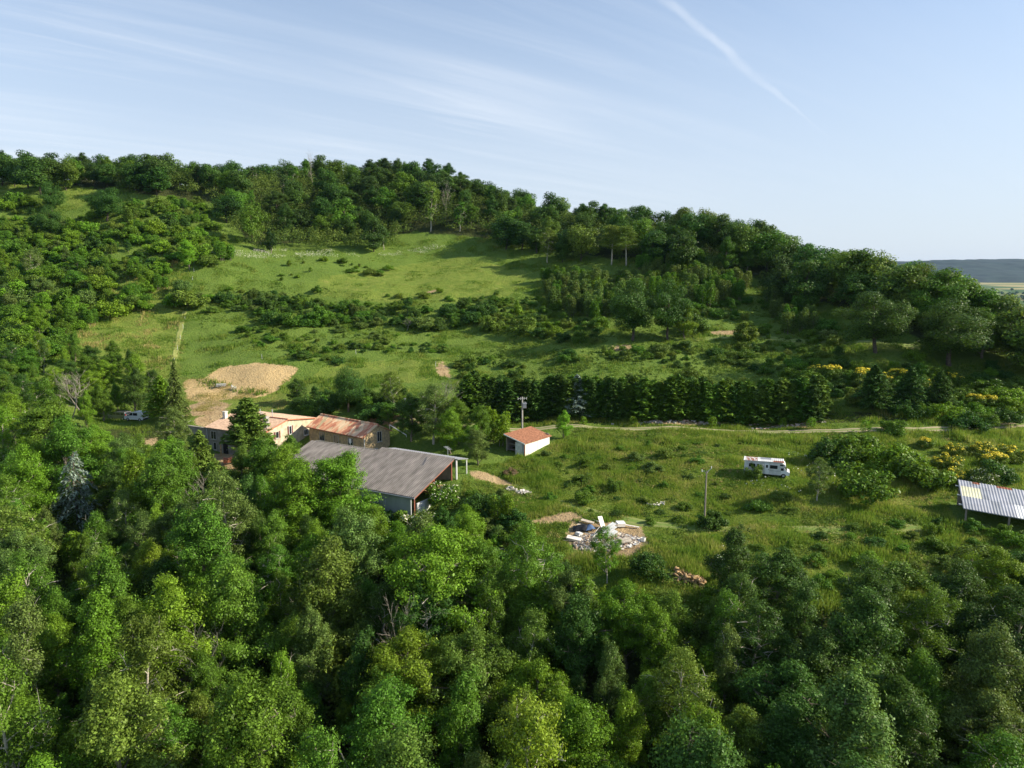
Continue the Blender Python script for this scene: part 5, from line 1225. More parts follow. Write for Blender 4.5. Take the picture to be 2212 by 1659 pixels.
put('bush_0', 1062, 695, 4.6, 'olive', 'thorn_bush', 'olive thorn bush on the terrace below the meadow', 'bush', wide=1.2)
put('bush_1', 1132, 695, 5.8, 'olive', 'thorn_bush', 'large olive brown thorn bush right of the smaller one', 'bush', wide=1.2)
put('bare_b', 878, 700, 3.5, 'mid', 'dead_bush', 'pale dead bush in the scrub below the meadow', 'bush', wide=1.5)
put('scrub_2', 1505, 695, 5, 'grey', 'thorn_bush', 'grey thorn bush beside the two big trees', 'bush')
put('bush_0', 1610, 712, 5, 'olive', 'thorn_bush', 'round olive bush beside the red earth patch', 'bush')
put('oval_b', 80, 690, 9, 'bright', 'oak_tree', 'bright leafy tree at the lower end of the left thicket', 'tree')
put('round_b', 110, 425, 11, 'dark', 'oak_tree', 'dark tree in front of the hilltop clearing', 'tree', wide=.9)
put('round_b', 105, 478, 11, 'dark', 'oak_tree', 'dark tree on the slope under the hilltop clearing', 'tree', wide=1.0)
put('round_a', 228, 440, 11.5, 'dark', 'oak_tree', 'broad dark oak right of the hilltop clearing', 'tree', wide=1.25)
put('loose_a', 70, 570, 9, 'grey', 'oak_tree', 'thin grey green tree in the left thicket', 'tree')
put('wood_1', 545, 480, 13, 'mid', 'oak_tree', 'tall leafy tree at the left end of the flowering strip', 'tree', wide=.8)
put('loose_a', 1768, 1032, 6, 'grey', 'small_tree', 'grey green small tree right of the motorhome', 'tree', wide=1.0)
put('scrub_1', 1628, 1012, 2.4, 'olive', 'pale_shrub', 'pale shrub in front of the rear of the motorhome', 'bush', wide=.9, r=1)
for dx, dy, H, t, k, lb in ((1790, 965, 5.5, 'dark', 'bush_2', 'dark feathery shrub behind the small tree by the motorhome'), (1845, 960, 5.2, 'mid', 'scrub_0', 'light topped shrub in the thicket right of the motorhome'),
    (1868, 1030, 6.0, 'mid', 'bush_1', 'large dome shaped shrub facing the field right of the motorhome'), (1930, 985, 5.2, 'bright', 'scrub_2', 'bright shrub between motorhome thicket and yellow broom'), (1985, 1010, 5.5, 'mid', 'bush_3', 'round shrub left of the broom near the metal shed'),
    (1540, 1117, 2.6, 'dark', 'bush_0', 'dark round bush at the foot of the forked pole'), (1102, 1018, 1.5, 'brown', 'scrub_1', 'brown brushwood heap in front of the fig tree'), (2150, 1010, 4.5, 'dark', 'bush_1', 'dark shrub behind the metal roofed shed'), (1455, 1330, 4, 'mid', 'bush_2', 'round bush just below the log pile'),
    (1930, 915, 3.6, 'mid', 'bush_1', 'grey green bush growing over the dirt road'), (1400, 1215, 2.8, 'dark', 'scrub_0', 'dark bush at the near right side of the rubble heap')):
    put(k, dx, dy, H, t, 'shrub', lb, 'bush', wide=1.15)
put('loose_a', 1312, 1193, 6.5, 'bright', 'young_tree', 'thin young tree standing in front of the rubble heap', 'tree', wide=.85)
put('elder', 905, 1120, 4.2, 'olive', 'elder_bush', 'white flowering elder at the gable corner of the grey barn', 'bush', wide=1.2)
put('elder', 955, 1060, 4.0, 'mid', 'elder_bush', 'leafy elder in front of the open barn gable', 'bush', wide=1.1)
put('elder', 870, 1150, 3.8, 'olive', 'elder_bush', 'white flowering elder below the front wall of the grey barn', 'bush', wide=1.1)
put('elder', 2125, 1030, 3.6, 'grey', 'elder_bush', 'pale flowering elder behind the metal shed roof', 'bush')
put('elder', 1575, 1210, 2.2, 'grey', 'elder_bush', 'low pale flowering bush alone in the rough field', 'bush', wide=1.4)
for i, (dx, dy, H, k, lb) in enumerate(((1765, 798, 2.8, 'broom_b', 'pale flowered broom leftmost in the row behind the hedge'), (1796, 800, 3.0, 'broom_a', 'broom with a flat yellow top behind the hedge'), (1862, 806, 3.4, 'broom_a', 'largest yellow broom in the row behind the hedge'), (1938, 808, 3.0, 'broom_a', 'yellow broom above the two dark cedars'),
    (1912, 814, 2.6, 'broom_b', 'thinly flowered broom above the dark cedars'), (2006, 830, 2.6, 'broom_b', 'thinly flowered broom right of the dark cedars'), (2103, 863, 2.6, 'broom_a', 'yellow broom at the right end of the hedge'), (2137, 864, 2.4, 'broom_a', 'last yellow broom beyond the end of the hedge'), (2060, 815, 2.6, 'broom_b', 'faded broom on the slope under the dark green oak'),
    (2000, 953, 1.9, 'broom_a', 'single yellow broom just below the dirt road'), (2056, 968, 2.4, 'broom_b', 'yellow broom midway between the road and the metal shed'), (2118, 968, 3.0, 'broom_b', 'tall yellow broom above the metal shed'), (2148, 990, 2.8, 'broom_a', 'full yellow broom hanging over the metal shed'), (2184, 975, 3.0, 'broom_b', 'sparse broom at the right edge above the metal shed'),
    (2003, 1042, 2.4, 'broom_b', 'sparse broom in front of the round shrub'), (2045, 992, 3.0, 'broom_b', 'green broom with few flowers left of the shed'), (2056, 1022, 2.6, 'broom_b', 'low broom at the left corner of the metal shed'), (1425, 832, 2.2, 'broom_b', 'small broom behind the middle of the hedge'))):
    put(k, dx, dy, H, 'olive', 'broom_bush', lb, 'bush', 'yellow broom bushes', wide=1.15, r=1.2)

# conifer hedge along the road
hp = [p for p in ROAD_S if -8.5 < p[0] < 57]; last = None; n = 0
for p in hp:
    if last is not None and math.hypot(p[0]-last[0], p[1]-last[1]) < 1.3: continue
    last = p; n += 1; x = p[0]+random.uniform(-.3, .3); y = p[1]+6.0+random.uniform(-.5, .5)
    H = random.uniform(6.9, 8.4); tn = random.choice(['dark', 'mid', 'dark', 'mid', 'olive'])
    dx, _ = project(np.array([x, y, -23.])); dx = float(dx)
    where = 'behind the white shed' if dx < 1240 else 'behind the roadside saplings' if dx < 1420 else 'behind the loose roadside stones' if dx < 1640 else 'at its right end above the motorhome'
    plant(random.choice(['hedge_a', 'hedge_b']), x, y, H, tuple(np.array(TINT[tn])*random.uniform(.75, 1.1)), 'hedge_conifer', f"{'tall' if H > 7.6 else 'shorter'} {TWORD[tn]} conifer of the roadside hedge, {where}", 'tree', 'conifers of the roadside hedge', wide=random.uniform(1.0, 1.3), lean=.03); OCC.append((x, y, 1.6))
last = None
for p in hp:      # a second staggered row closes the hedge
    if last is not None and math.hypot(p[0]-last[0], p[1]-last[1]) < 1.9: continue
    last = p; x = p[0]+.8+random.uniform(-.3, .3); y = p[1]+7.4+random.uniform(-.4, .4); H = random.uniform(6.8, 8.2); tn = random.choice(['mid', 'dark', 'olive'])
    plant(random.choice(['hedge_a', 'hedge_b']), x, y, H, tuple(np.array(TINT[tn])*random.uniform(.85, 1.1)), 'hedge_conifer', f"{'tall' if H > 7.5 else 'shorter'} {TWORD[tn]} conifer in the back row of the roadside hedge", 'tree', 'conifers of the roadside hedge', wide=random.uniform(1.0, 1.3), lean=.03); OCC.append((x, y, 1.6))
for k_, x_, H_, lb_ in ((0, .8, 1.7, 'bush at the front left corner of the metal roofed shed'), (1, 2.6, 1.4, 'low bush under the left front eave of the metal shed'), (2, 4.2, 1.9, 'rounded bush under the middle of the metal shed eave'), (3, 6.2, 1.6, 'bush hiding the second post of the metal shed'), (0, 8.0, 1.8, 'bush at the right edge under the metal shed eave')):
    v_ = ms.matrix_basis @ Vector((x_, -1.5-.4*(k_ % 2), 0)); plant('bush_%d' % k_, v_.x, v_.y, H_, TINT[['mid', 'bright', 'mid', 'olive'][k_]], 'shed_bush', lb_, 'bush', None, 1.2)
for dx, dy, H, lb in ((1700, 905, 6.5, 'first of the wide dark cedars after the hedge'), (1770, 905, 7.0, 'rounded dark conifer ending the straight hedge'), (1905, 905, 8.6, 'tall wide cedar under the largest broom'), (1985, 905, 7.8, 'feathery dark cedar right of the tall wide cedar'), (2050, 905, 7.2, 'low spreading cedar at the end of the row'), (1250, 912, 8.2, 'drooping grey cedar in front of the hedge behind the lime green tree')):
    p = hit(dx, dy, 0); plant('cedar', p.x, p.y+3.5, H, TINT['dark' if H != 8.2 else 'blue'], 'cedar', lb, 'tree', wide=1.05); OCC.append((p.x, p.y+3.5, 3))
for i, (dx, dy) in enumerate(((1268, 918), (1376, 920), (1530, 922), (1683, 924), (1742, 926), (1880, 935))):
    lb = ['nearest the small lime green tree', 'second along from the lime green tree', 'before the loose roadside stones', 'above the motorhome roof', 'just right of the one above the motorhome', 'beside the bush that overgrows the road'][i]
    p = hit(dx, dy); plant('sapling', p.x, p.y, random.uniform(2.2, 3.2), TINT['bright'], 'sapling', 'young roadside tree ' + lb, 'tree', 'young trees along the road')

# the skyline row of the ridge wood
for i, dx in enumerate(list(range(-30, 150, 28))+list(range(1480, 2330, 26))):
    top = float(np.interp(dx, [a[0] for a in SKY_PTS], [a[1] for a in SKY_PTS])) + (max(0, dx-2212)*.36) + random.uniform(-4, 16)
    H = random.uniform(10.5, 13.5); tn = random.choice(['dark', 'dark', 'mid', 'olive']); k = random.choice(['wood_0', 'wood_1', 'wood_2', 'wood_3', 'wood_4', 'round_b'])
    p = hit(dx, top, H)
    if p is None: continue
    OCC.append((p.x, p.y, 5.5)); plant(k, p.x, p.y, H, tuple(np.array(TINT[tn])*random.uniform(.85, 1.1)), 'woodland_tree', plant_label('woodland tree', tn, H, (11.4, 12.6), p.x, p.y, 'on the skyline'), 'tree', 'trees of the ridge wood', random.uniform(1.0, 1.3), lean=.03)
# ------------------------------------------------------------------ scattered kinds, each plant its own object
RIDGE = [(0,325),(110,322),(300,325),(470,350),(600,340),(880,330),(1010,365),(1180,415),(1420,430),(1600,470),(1770,520),(1960,575),(2110,625),(2212,655),(2330,700),(2330,800),
 (2212,760),(2130,740),(2090,720),(2000,700),(1900,652),(1820,640),(1700,605),(1600,565),(1480,548),(1400,535),(1330,535),(1200,525),(1120,520),(1060,490),(980,480),(900,470),(850,512),(700,520),(640,515),(540,515),(500,470),(440,405),(330,392),(280,400),(220,378),(130,372),(60,366),(0,372)]
fill(RIDGE, WOODS, {'dark': 5, 'mid': 2, 'deep': 1.5, 'olive': .7}, (8, 12.5), 4.9, 258, 'woodland_tree', 'woodland tree', 'tree', 'of the ridge wood', 'trees of the ridge wood', seed=21, yr=(120, 400), mid=.6, wide=(1.0, 1.4), see=True)
FOREST = [(0,905),(200,930),(300,960),(420,1000),(500,1040),(640,1060),(760,1130),(860,1170),(1000,1150),(1150,1240),(1280,1280),(1380,1310),(1500,1330),(1650,1330),(1720,1290),(1900,1285),(2060,1260),(2212,1250),(2212,1760),(0,1760)]
CUT = [(1560,1200),(2400,1200),(2400,1800),(1640,1800)]
CUT = [(1560,1200),(2400,1200),(2400,1800),(1640,1800)]
FEDGE = [[(1500,1100),(1700,1290),(1900,1285),(2060,1262),(2400,1250),(2400,1100)]]
fill(FOREST, OAKS, {'bright': 2.6, 'mid': 3.4, 'olive': 1.3, 'grey': .8, 'yellow': .6, 'dark': 1.0}, (8, 15.5), 4.9, 215, 'broadleaf_tree', 'broadleaf tree', 'tree', 'in the near wood', 'trees of the near wood', seed=22, yr=(20, 112), xr=(-90, 85), wide=(.82, 1.1), lean=.06, avoid=[CUT])
fill(CUT, OAKS, {'mid': 2, 'dark': 3, 'grey': 1.4, 'deep': .8, 'bright': .5}, (8.5, 14), 5.2, 66, 'broadleaf_tree', 'broadleaf tree', 'tree', 'in the near wood', 'trees of the near wood', seed=44, yr=(20, 84), xr=(10, 95), wide=(1.0, 1.3), lean=.06, avoid=FEDGE)
fill([(0,905),(300,960),(640,1060),(1000,1150),(1280,1280),(1650,1330),(2060,1270),(2212,1250),(2212,1760),(0,1760)], {'tall_a': 1, 'oval_a': 1, 'tall_b': 1, 'upright_a': .6, 'loose_b': .6}, {'bright': 2, 'mid': 3, 'olive': 1, 'dark': 1}, (4.0, 8.0), 4.2, 110, 'young_tree', 'young tree', 'tree', 'in the near wood', 'young trees of the near wood', seed=45, yr=(20, 112), xr=(-90, 92), wide=(1.0, 1.5), lean=.08, avoid=FEDGE)
HILL = [(0,420),(60,425),(100,500),(160,470),(280,430),(440,425),(500,540),(450,560),(340,550),(380,620),(420,650),(330,655),(230,665),(140,720),(60,770),(0,790)]
fill(HILL, BUSH, {'mid': 3, 'dark': .8, 'bright': 3, 'olive': 1.4, 'grey': .8}, (1.6, 6.5), 3.7, 285, 'hillside_bush', 'bush', 'bush', 'on the overgrown hillside', 'bushes of the overgrown hillside', seed=23, yr=(120, 330), wide=(.95, 1.35))
fill([(180,570),(310,560),(360,620),(230,650),(40,700),(0,700),(0,480),(60,500)], WOODS, {'mid': 2, 'grey': 1, 'bright': 1}, (5, 8), 9, 26, 'hillside_tree', 'tree', 'tree', 'on the overgrown hillside', 'trees of the overgrown hillside', seed=24, yr=(120, 330))
fill([(0,770),(60,760),(110,740),(230,760),(330,800),(330,860),(230,870),(120,870),(0,890)], OAKS, {'mid': 2, 'dark': 2, 'bright': 1}, (6.5, 10), 5.2, 44, 'oak_tree', 'oak', 'tree', 'behind the vans', 'oaks of the belt behind the vans', seed=25, yr=(110, 190))
THICK = [(1180,585),(1300,590),(1370,555),(1500,550),(1600,590),(1612,622),(1500,640),(1400,610),(1320,665),(1240,660),(1190,640)]
fill(THICK, {'upright_a': 1, 'upright_b': 1}, {'grey': 2, 'mid': 2}, (5, 7.5), 3.1, 130, 'thicket_shrub', 'upright shrub', 'bush', 'of the poplar thicket', 'upright shrubs of the poplar thicket', seed=26, yr=(150, 300))
fill([(1650,630),(1720,615),(1765,680),(1740,705),(1690,690)], {'upright_a': 1, 'upright_b': 1}, {'grey': 2, 'mid': 1}, (4, 6.5), 3.0, 26, 'thicket_shrub', 'upright shrub', 'bush', 'of the small clump', 'upright shrubs of the small clump', seed=27, yr=(140, 300))
fill([(420,640),(540,622),(660,640),(720,652),(860,650),(960,640),(1050,640),(1060,690),(960,700),(860,695),(720,690),(560,685),(430,672)], {**BUSH, 'upright_a': .5}, {'mid': 2, 'dark': 2, 'grey': 1}, (1.4, 5.2), 3.0, 120, 'terrace_bush', 'bush', 'bush', 'in the meadow band', 'bushes of the band across the meadow', seed=28, yr=(150, 260), wide=(1, 1.5), clump=17)
fill([(430,610),(700,630),(1060,620),(1180,690),(1000,745),(700,720),(420,700)], {**BUSH, **SCRUB}, {'mid': 2, 'olive': 1.5, 'bright': 1, 'grey': .6}, (.7, 2.4), 3.2, 90, 'terrace_bush', 'bush', 'bush', 'around the meadow band', 'low bushes around the band across the meadow', seed=46, yr=(150, 260), wide=(1.1, 1.8), clump=9)
fill([(1060,640),(1200,640),(1320,690),(1290,735),(1180,725),(1060,700)], BUSH, {'mid': 2, 'dark': 1, 'olive': 1, 'bright': 1}, (1.4, 3.6), 3.4, 60, 'terrace_bush', 'bush', 'bush', 'in the terrace scrub', 'bushes of the scrub left of the big trees', seed=29, yr=(150, 260), wide=(1, 1.5))
fill([(470,592),(600,588),(700,596),(690,622),(500,640)], BUSH, {'olive': 2, 'mid': 2, 'bright': 1}, (.8, 3.0), 3.0, 16, 'meadow_bush', 'bush', 'bush', 'in open pasture', 'bushes scattered on the upper meadow', seed=30, yr=(180, 290), wide=(1.1, 1.6), clump=18)
fill([(610,566),(700,556),(800,566),(850,578),(820,592),(640,600)], {**BUSH, **SCRUB}, {'olive': 2, 'mid': 2, 'bright': 2}, (.7, 2.6), 2.6, 16, 'meadow_bush', 'bush', 'bush', 'below the flowers', 'bushes under the white flower strip', seed=43, yr=(180, 290), wide=(1.2, 1.9), clump=12)
fill([(520,700),(700,730),(960,735),(960,760),(700,780),(560,765)], BUSH, {'mid': 2, 'dark': 1, 'olive': 1, 'bright': 1}, (.8, 2.4), 3.0, 70, 'meadow_bush', 'bush', 'bush', 'in rough pasture', 'bushes scattered above the sandy bank', seed=31, yr=(140, 230), wide=(1.1, 1.7), clump=11)
fill([(1320,640),(1480,680),(1650,690),(1850,745),(1830,715),(1760,690),(1640,640),(1500,640)], {**BUSH, 'upright_b': .4}, {'mid': 2, 'olive': 1, 'grey': 1}, (1.0, 3.8), 2.7, 150, 'slope_bush', 'bush', 'bush', 'on the open slope', 'bushes of the slope below the ridge wood', seed=32, yr=(130, 270), wide=(1.0, 1.5), clump=7)
fill([(990,775),(1300,745),(1560,735),(1830,765),(2000,785),(2090,830),(1700,830),(1400,835),(1000,815)], {**BUSH, **SCRUB}, {'mid': 3, 'olive': 1.6, 'grey': .7, 'dark': 1.6}, (.7, 3.2), 2.6, 270, 'rough_slope_bush', 'bush', 'bush', 'on the rough slope', 'bushes of the rough slope behind the hedge', seed=33, yr=(132, 200), wide=(1.0, 1.6), clump=6)
fill([(1620,690),(1760,720),(2000,765),(2200,780),(2120,850),(1980,830),(1700,800),(1600,760)], {**BUSH, **SCRUB}, {'mid': 3, 'olive': 2, 'bright': 1, 'dark': 1}, (.8, 3.0), 3.0, 100, 'path_bush', 'bush', 'bush', 'near the grassy path', 'bushes along the grassy path', seed=47, yr=(128, 215), wide=(1.0, 1.6))
fill([(1700,820),(1990,785),(2212,770),(2212,905),(2090,905),(1800,850)], {**BUSH, **SCRUB}, {'mid': 2, 'dark': 2, 'bright': 1, 'olive': 1}, (1.6, 4.0), 3.0, 120, 'hedge_end_bush', 'bush', 'bush', 'at the hedge end', 'bushes of the thicket at the end of the hedge', seed=34, yr=(118, 180), wide=(1.1, 1.5))
fill([(590,850),(680,845),(880,850),(885,895),(800,888),(620,872)], BUSH, {'dark': 3, 'mid': 1}, (2.6, 4.8), 2.5, 60, 'yard_bush', 'bush', 'bush', 'behind the houses', 'bushes on the bank behind the houses', seed=35, yr=(122, 160), wide=(1, 1.3))
fill([(560,985),(640,960),(650,1010),(600,1060),(560,1040)], BUSH, {'dark': 2, 'mid': 2}, (2.6, 4.5), 2.6, 16, 'yard_bush', 'bush', 'bush', 'beside the barn', 'bushes between the yard and the barn', seed=36, yr=(95, 125))
fill([(1150,965),(1600,950),(1720,1100),(1400,1125),(1170,1080)], {**SCRUB, **BUSH}, {'mid': 2, 'olive': 2, 'grey': 1, 'dark': 1}, (.5, 2.0), 3.6, 110, 'field_bush', 'bush', 'bush', 'in the rough field', 'low bushes of the rough field', seed=37, yr=(84, 128), wide=(1.1, 1.8), clump=9)
fill([(1640,1170),(1960,1110),(2212,1150),(2212,1245),(1720,1275),(1500,1290),(1560,1230)], {**SCRUB, **BUSH}, {'mid': 2, 'bright': 2, 'olive': 1, 'dark': 1}, (.9, 2.6), 3.4, 110, 'field_bush', 'bush', 'bush', 'at the field edge', 'bushes at the lower edge of the field', seed=38, yr=(60, 100), wide=(1.1, 1.8))
fill([(930,1045),(1080,1060),(1140,1140),(1270,1240),(1330,1310),(1150,1260),(1000,1170),(880,1150)], {**BUSH, 'upright_a': .8, **SCRUB}, {'mid': 2, 'bright': 1.6, 'dark': 1.2, 'grey': .8}, (1.6, 4.2), 2.4, 120, 'wood_edge_bush', 'bush', 'bush', 'at the wood edge', 'bushes of the thicket between barn and rubble', seed=39, yr=(64, 108), wide=(.9, 1.4))
fill([(300,930),(460,1000),(420,1000),(190,985),(200,940)], BUSH, {'bright': 1, 'olive': 1, 'mid': 1}, (1.2, 3.2), 3.2, 30, 'yard_bush', 'bush', 'bush', 'below the parked vans', 'bushes below the parked vans', seed=40, yr=(100, 135))
for dx, dy, H, w_, lb in ((430, 1440, 9.5, .9, 'bare pale many branched tree in the lower left wood'), (860, 1385, 10.5, .55, 'dead pale limbs showing through the middle of the wood'), (1060, 1240, 6.5, .5, 'pale bare sapling at the upper edge of the wood')):
    put('bare_b', dx, dy, H, 'mid', 'bare_tree', lb, 'tree', wide=w_, frac=.75, r=.1)

# ------------------------------------------------------------------ ground cover that nobody could count
def cover_mat(name, els, scale=.25, transl=.3):
    m, nt, b = _nodes(name); N, L = nt.nodes, nt.links
    tc = N.new('ShaderNodeTexCoord'); n = N.new('ShaderNodeTexNoise'); n.inputs['Scale'].default_value = scale; n.inputs['Detail'].default_value = 5; n.inputs['Roughness'].default_value = .65; L.new(tc.outputs['Object'], n.inputs[0])
    ge = N.new('ShaderNodeNewGeometry'); a = N.new('ShaderNodeMath'); a.operation = 'MULTIPLY_ADD'; L.new(ge.outputs['Random Per Island'], a.inputs[0]); a.inputs[1].default_value = .26; a.inputs[2].default_value = -.13
    s = N.new('ShaderNodeMath'); L.new(n.outputs['Fac'], s.inputs[0]); L.new(a.outputs[0], s.inputs[1])
    r = N.new('ShaderNodeValToRGB'); L.new(s.outputs[0], r.inputs[0]); e = r.color_ramp.elements
    for k, (p, c) in enumerate(els):
        if k > 1: e.new(p)
        e[k].position = p; e[k].color = (*c, 1)
    L.new(r.outputs[0], b.inputs['Base Color']); b.inputs['Roughness'].default_value = .7; b.inputs['Specular IOR Level'].default_value = .15
    t = N.new('ShaderNodeBsdfTranslucent'); L.new(r.outputs[0], t.inputs[0]); mx = N.new('ShaderNodeMixShader'); mx.inputs[0].default_value = transl
    L.new(b.outputs[0], mx.inputs[1]); L.new(t.outputs[0], mx.inputs[2]); L.new(mx.outputs[0], N['Material Output'].inputs[0])
    return m
def keepout(X, Y, extra=0):
    k = np.ones(len(X), bool)
    for p in BUILT: k &= ~inpoly(X, Y, p)
    for S in TRACKS:
        w = 1.3 if S is ROAD_S else .3
        near = np.nonzero((X > S[:, 0].min()-3) & (X < S[:, 0].max()+3) & (Y > S[:, 1].min()-3) & (Y < S[:, 1].max()+3))[0]
        for c in np.array_split(near, max(1, len(near)//20000)):
            if len(c): k[c] &= ((X[c, None]-S[None, ::2, 0])**2+(Y[c, None]-S[None, ::2, 1])**2).min(1) > w*w
    return k
def tufts(name, poly, avoid, n, h, w, blades, m, label, yr, xr, seed, lean=.5, clump=None, spread=.22):
    r = np.random.default_rng(seed); X = r.uniform(*xr, n); Y = r.uniform(*yr, n); Z = zt(X, Y); dx, dy = project(np.stack([X, Y, Z], -1))
    ok = inpoly(dx, dy, poly) & keepout(X, Y)
    for a in avoid: ok &= ~inpoly(dx, dy, a)
    if clump: ok &= vnoise(X, Y, clump, seed) > .36+.3*r.random(n)
    X, Y, Z = X[ok], Y[ok], Z[ok]; k = len(X)
    H = h*(.25+1.9*vnoise(X, Y, 3.6, seed+1)**2)*(.7+.6*r.random(k))
    i = np.repeat(np.arange(k), blades); m_ = len(i); bx = X[i]+r.normal(size=m_)*spread; by = Y[i]+r.normal(size=m_)*spread; bz = zt(bx, by)-.05
    a = r.random(m_)*6.283; ww = w*(.6+.8*r.random(m_))/2; hh = H[i]*(.6+.6*r.random(m_)); la = r.random(m_)*6.283; ll = hh*lean*r.random(m_)
    b0 = np.stack([bx-np.cos(a)*ww, by-np.sin(a)*ww, bz], 1); b1 = np.stack([bx+np.cos(a)*ww, by+np.sin(a)*ww, bz], 1); b2 = np.stack([bx+np.cos(la)*ll, by+np.sin(la)*ll, bz+hh], 1)
    V = np.stack([b0, b1, b2], 1).reshape(-1, 3); F = np.arange(3*m_).reshape(m_, 3)
    tag(link(name, mesh_np(name, V, F, [m])), label, 'grass', kind='stuff')
GRASS = cover_mat('field_grass', [(.30, (.11, .21, .022)), (.47, (.18, .28, .032)), (.62, (.29, .33, .06)), (.80, (.48, .43, .17))], .22, .5)
MEADOW = cover_mat('meadow_grass_blades', [(.30, (.09, .185, .022)), (.5, (.17, .27, .034)), (.72, (.30, .33, .07))], .25, .5)
STRAW = cover_mat('straw_grass', [(.30, (.20, .24, .05)), (.5, (.38, .34, .11)), (.72, (.56, .45, .20))], .3, .5)
WEED = cover_mat('weed_leaves', [(.3, (.07, .13, .02)), (.5, (.125, .20, .026)), (.7, (.20, .27, .04))], .2)
SOILS = SAND[:1]+DIRT
FIELD = [(1000,1010),(1090,1000),(1130,985),(1190,960),(1250,925),(2212,925),(2212,1300),(1700,1330),(1450,1340),(1250,1260),(1120,1160),(1000,1080)]
tufts('field_grass', FIELD, SOILS, 190000, .52, .10, 5, GRASS, 'tall rough grass of the field', (62, 128), (-8, 92), 301)
tufts('verge_grass', [(880,880),(2212,880),(2212,925),(880,925)], SOILS, 22000, .5, .12, 4, GRASS, 'rough grass along the dirt road', (118, 140), (-22, 95), 302)
MEAD = [(0,380),(220,380),(500,500),(560,520),(900,520),(1060,500),(1200,540),(1600,580),(1800,650),(2212,760),(2212,880),(980,880),(880,900),(780,890),(640,870),(570,856),(400,836),(390,880),(330,900),(110,880),(0,800)]
tufts('bank_grass', [(1230,930),(2212,938),(2212,968),(1500,965),(1230,985)], SOILS, 26000, .95, .11, 5, GRASS, 'tall grass on the bank below the dirt road', (98, 128), (5, 92), 308, clump=3)
tufts('meadow_grass', MEAD, SOILS+[[(470,540),(560,520),(1000,540),(1150,600),(1100,640),(700,660)]], 330000, .50, .17, 4, MEADOW, 'meadow grass of the hillside pastures', (128, 300), (-220, 110), 303, clump=4)
tufts('grazed_grass', [(400,540),(560,535),(1000,535),(1200,590),(1150,650),(700,660),(400,640)], SOILS, 90000, .22, .16, 4, MEADOW, 'short grazed grass of the upper meadow', (195, 300), (-140, 30), 304, clump=4)
tufts('yard_grass', [(180,880),(460,880),(480,960),(200,990)], SOILS, 16000, .35, .1, 4, MEADOW, 'grass around the parked vans', (105, 150), (-95, -50), 305)
tufts('dry_grass', [(386,815),(450,818),(600,842),(640,860),(610,885),(400,890)], [], 30000, .2, .10, 4, STRAW, 'thin dry grass on the sandy flat', (132, 165), (-90, -40), 306, clump=3)
tufts('dry_grass', [(300,560),(400,560),(395,800),(180,800),(110,760),(160,690)], [], 26000, .55, .16, 4, STRAW, 'dry yellow grass of the fenced paddock', (150, 240), (-170, -80), 307, clump=4)
def weeds(name, poly, avoid, n, rad, per, leaf, m, label, yr, xr, seed, clump=6, lo=.4):
    r = np.random.default_rng(seed); X = r.uniform(*xr, n); Y = r.uniform(*yr, n); Z = zt(X, Y); dx, dy = project(np.stack([X, Y, Z], -1))
    ok = inpoly(dx, dy, poly) & keepout(X, Y)
    for a in avoid: ok &= ~inpoly(dx, dy, a)
    ok &= vnoise(X, Y, clump, seed) > lo+.25*(r.random(n)-.5)
    X, Y, Z = X[ok], Y[ok], Z[ok]; k = len(X); R = rad*(.5+r.random(k)); i = np.repeat(np.arange(k), per); m_ = len(i)
    d = unit(m_, r); d[:, 2] = np.abs(d[:, 2]); q = R[i]*(.4+.6*r.random(m_)); c = np.stack([X[i], Y[i], Z[i]], 1)+d*q[:, None]*np.array([1, 1, .8])
    c[:, 2] = np.maximum(c[:, 2], zt(c[:, 0], c[:, 1])+.03)
    v, f = leaf_quads(c, d+unit(m_, r)*.7+np.array([0, 0, .3]), np.full(m_, leaf), .6, r)
    tag(link(name, mesh_np(name, v, f, [m])), label, 'undergrowth', kind='stuff')
NEARW = [(0,900),(200,925),(460,1000),(500,1030),(640,1010),(800,1120),(1000,1080),(1150,1180),(1300,1290),(1420,1320),(1700,1310),(2212,1240),(2212,1900),(0,1900)]
weeds('undergrowth', NEARW, [], 12000, 1.5, 46, .30, WEED, 'undergrowth on the floor of the near wood', (20, 112), (-92, 88), 401, lo=.25)
weeds('weeds', FIELD, SOILS, 12000, .58, 28, .19, WEED, 'leafy weeds among the field grass', (62, 128), (-8, 92), 402, 4, .48)
weeds('dry_weeds', FIELD, SOILS, 6500, .42, 18, .17, STRAW, 'straw coloured seed heads among the field grass', (62, 128), (-8, 92), 406, 6, .58)
weeds('bramble', [(1190,1030),(1290,1035),(1345,1075),(1440,1100),(1400,1125),(1260,1085),(1200,1065)], SOILS, 9000, .8, 30, .2, WEED, 'bramble patch on the bank of the rough field', (62, 128), (-8, 92), 407, 4, .42)
weeds('scrub_cover', HILL, [], 7000, 1.0, 44, .32, WEED, 'low scrub covering the overgrown hillside', (120, 330), (-290, -80), 403, 8, .3)
weeds('scrub_cover', [(1000,740),(1600,700),(2000,790),(2212,800),(2212,880),(980,880)], SOILS, 5200, .6, 22, .32, WEED, 'low scrub on the rough slope behind the hedge', (130, 185), (-15, 110), 404, 5, .45)
weeds('scrub_cover', [(420,620),(1060,620),(1300,560),(1700,620),(1850,740),(1300,750),(560,780),(420,700)], SOILS+[[(800,580),(1150,590),(1120,640),(760,645)]], 12000, .5, 22, .26, WEED, 'low scrub along the meadow terraces', (140, 280), (-130, 110), 405, 5, .46)
WILD = mat('wildflower_heads', (.66, .64, .50), .8, .12, 2)
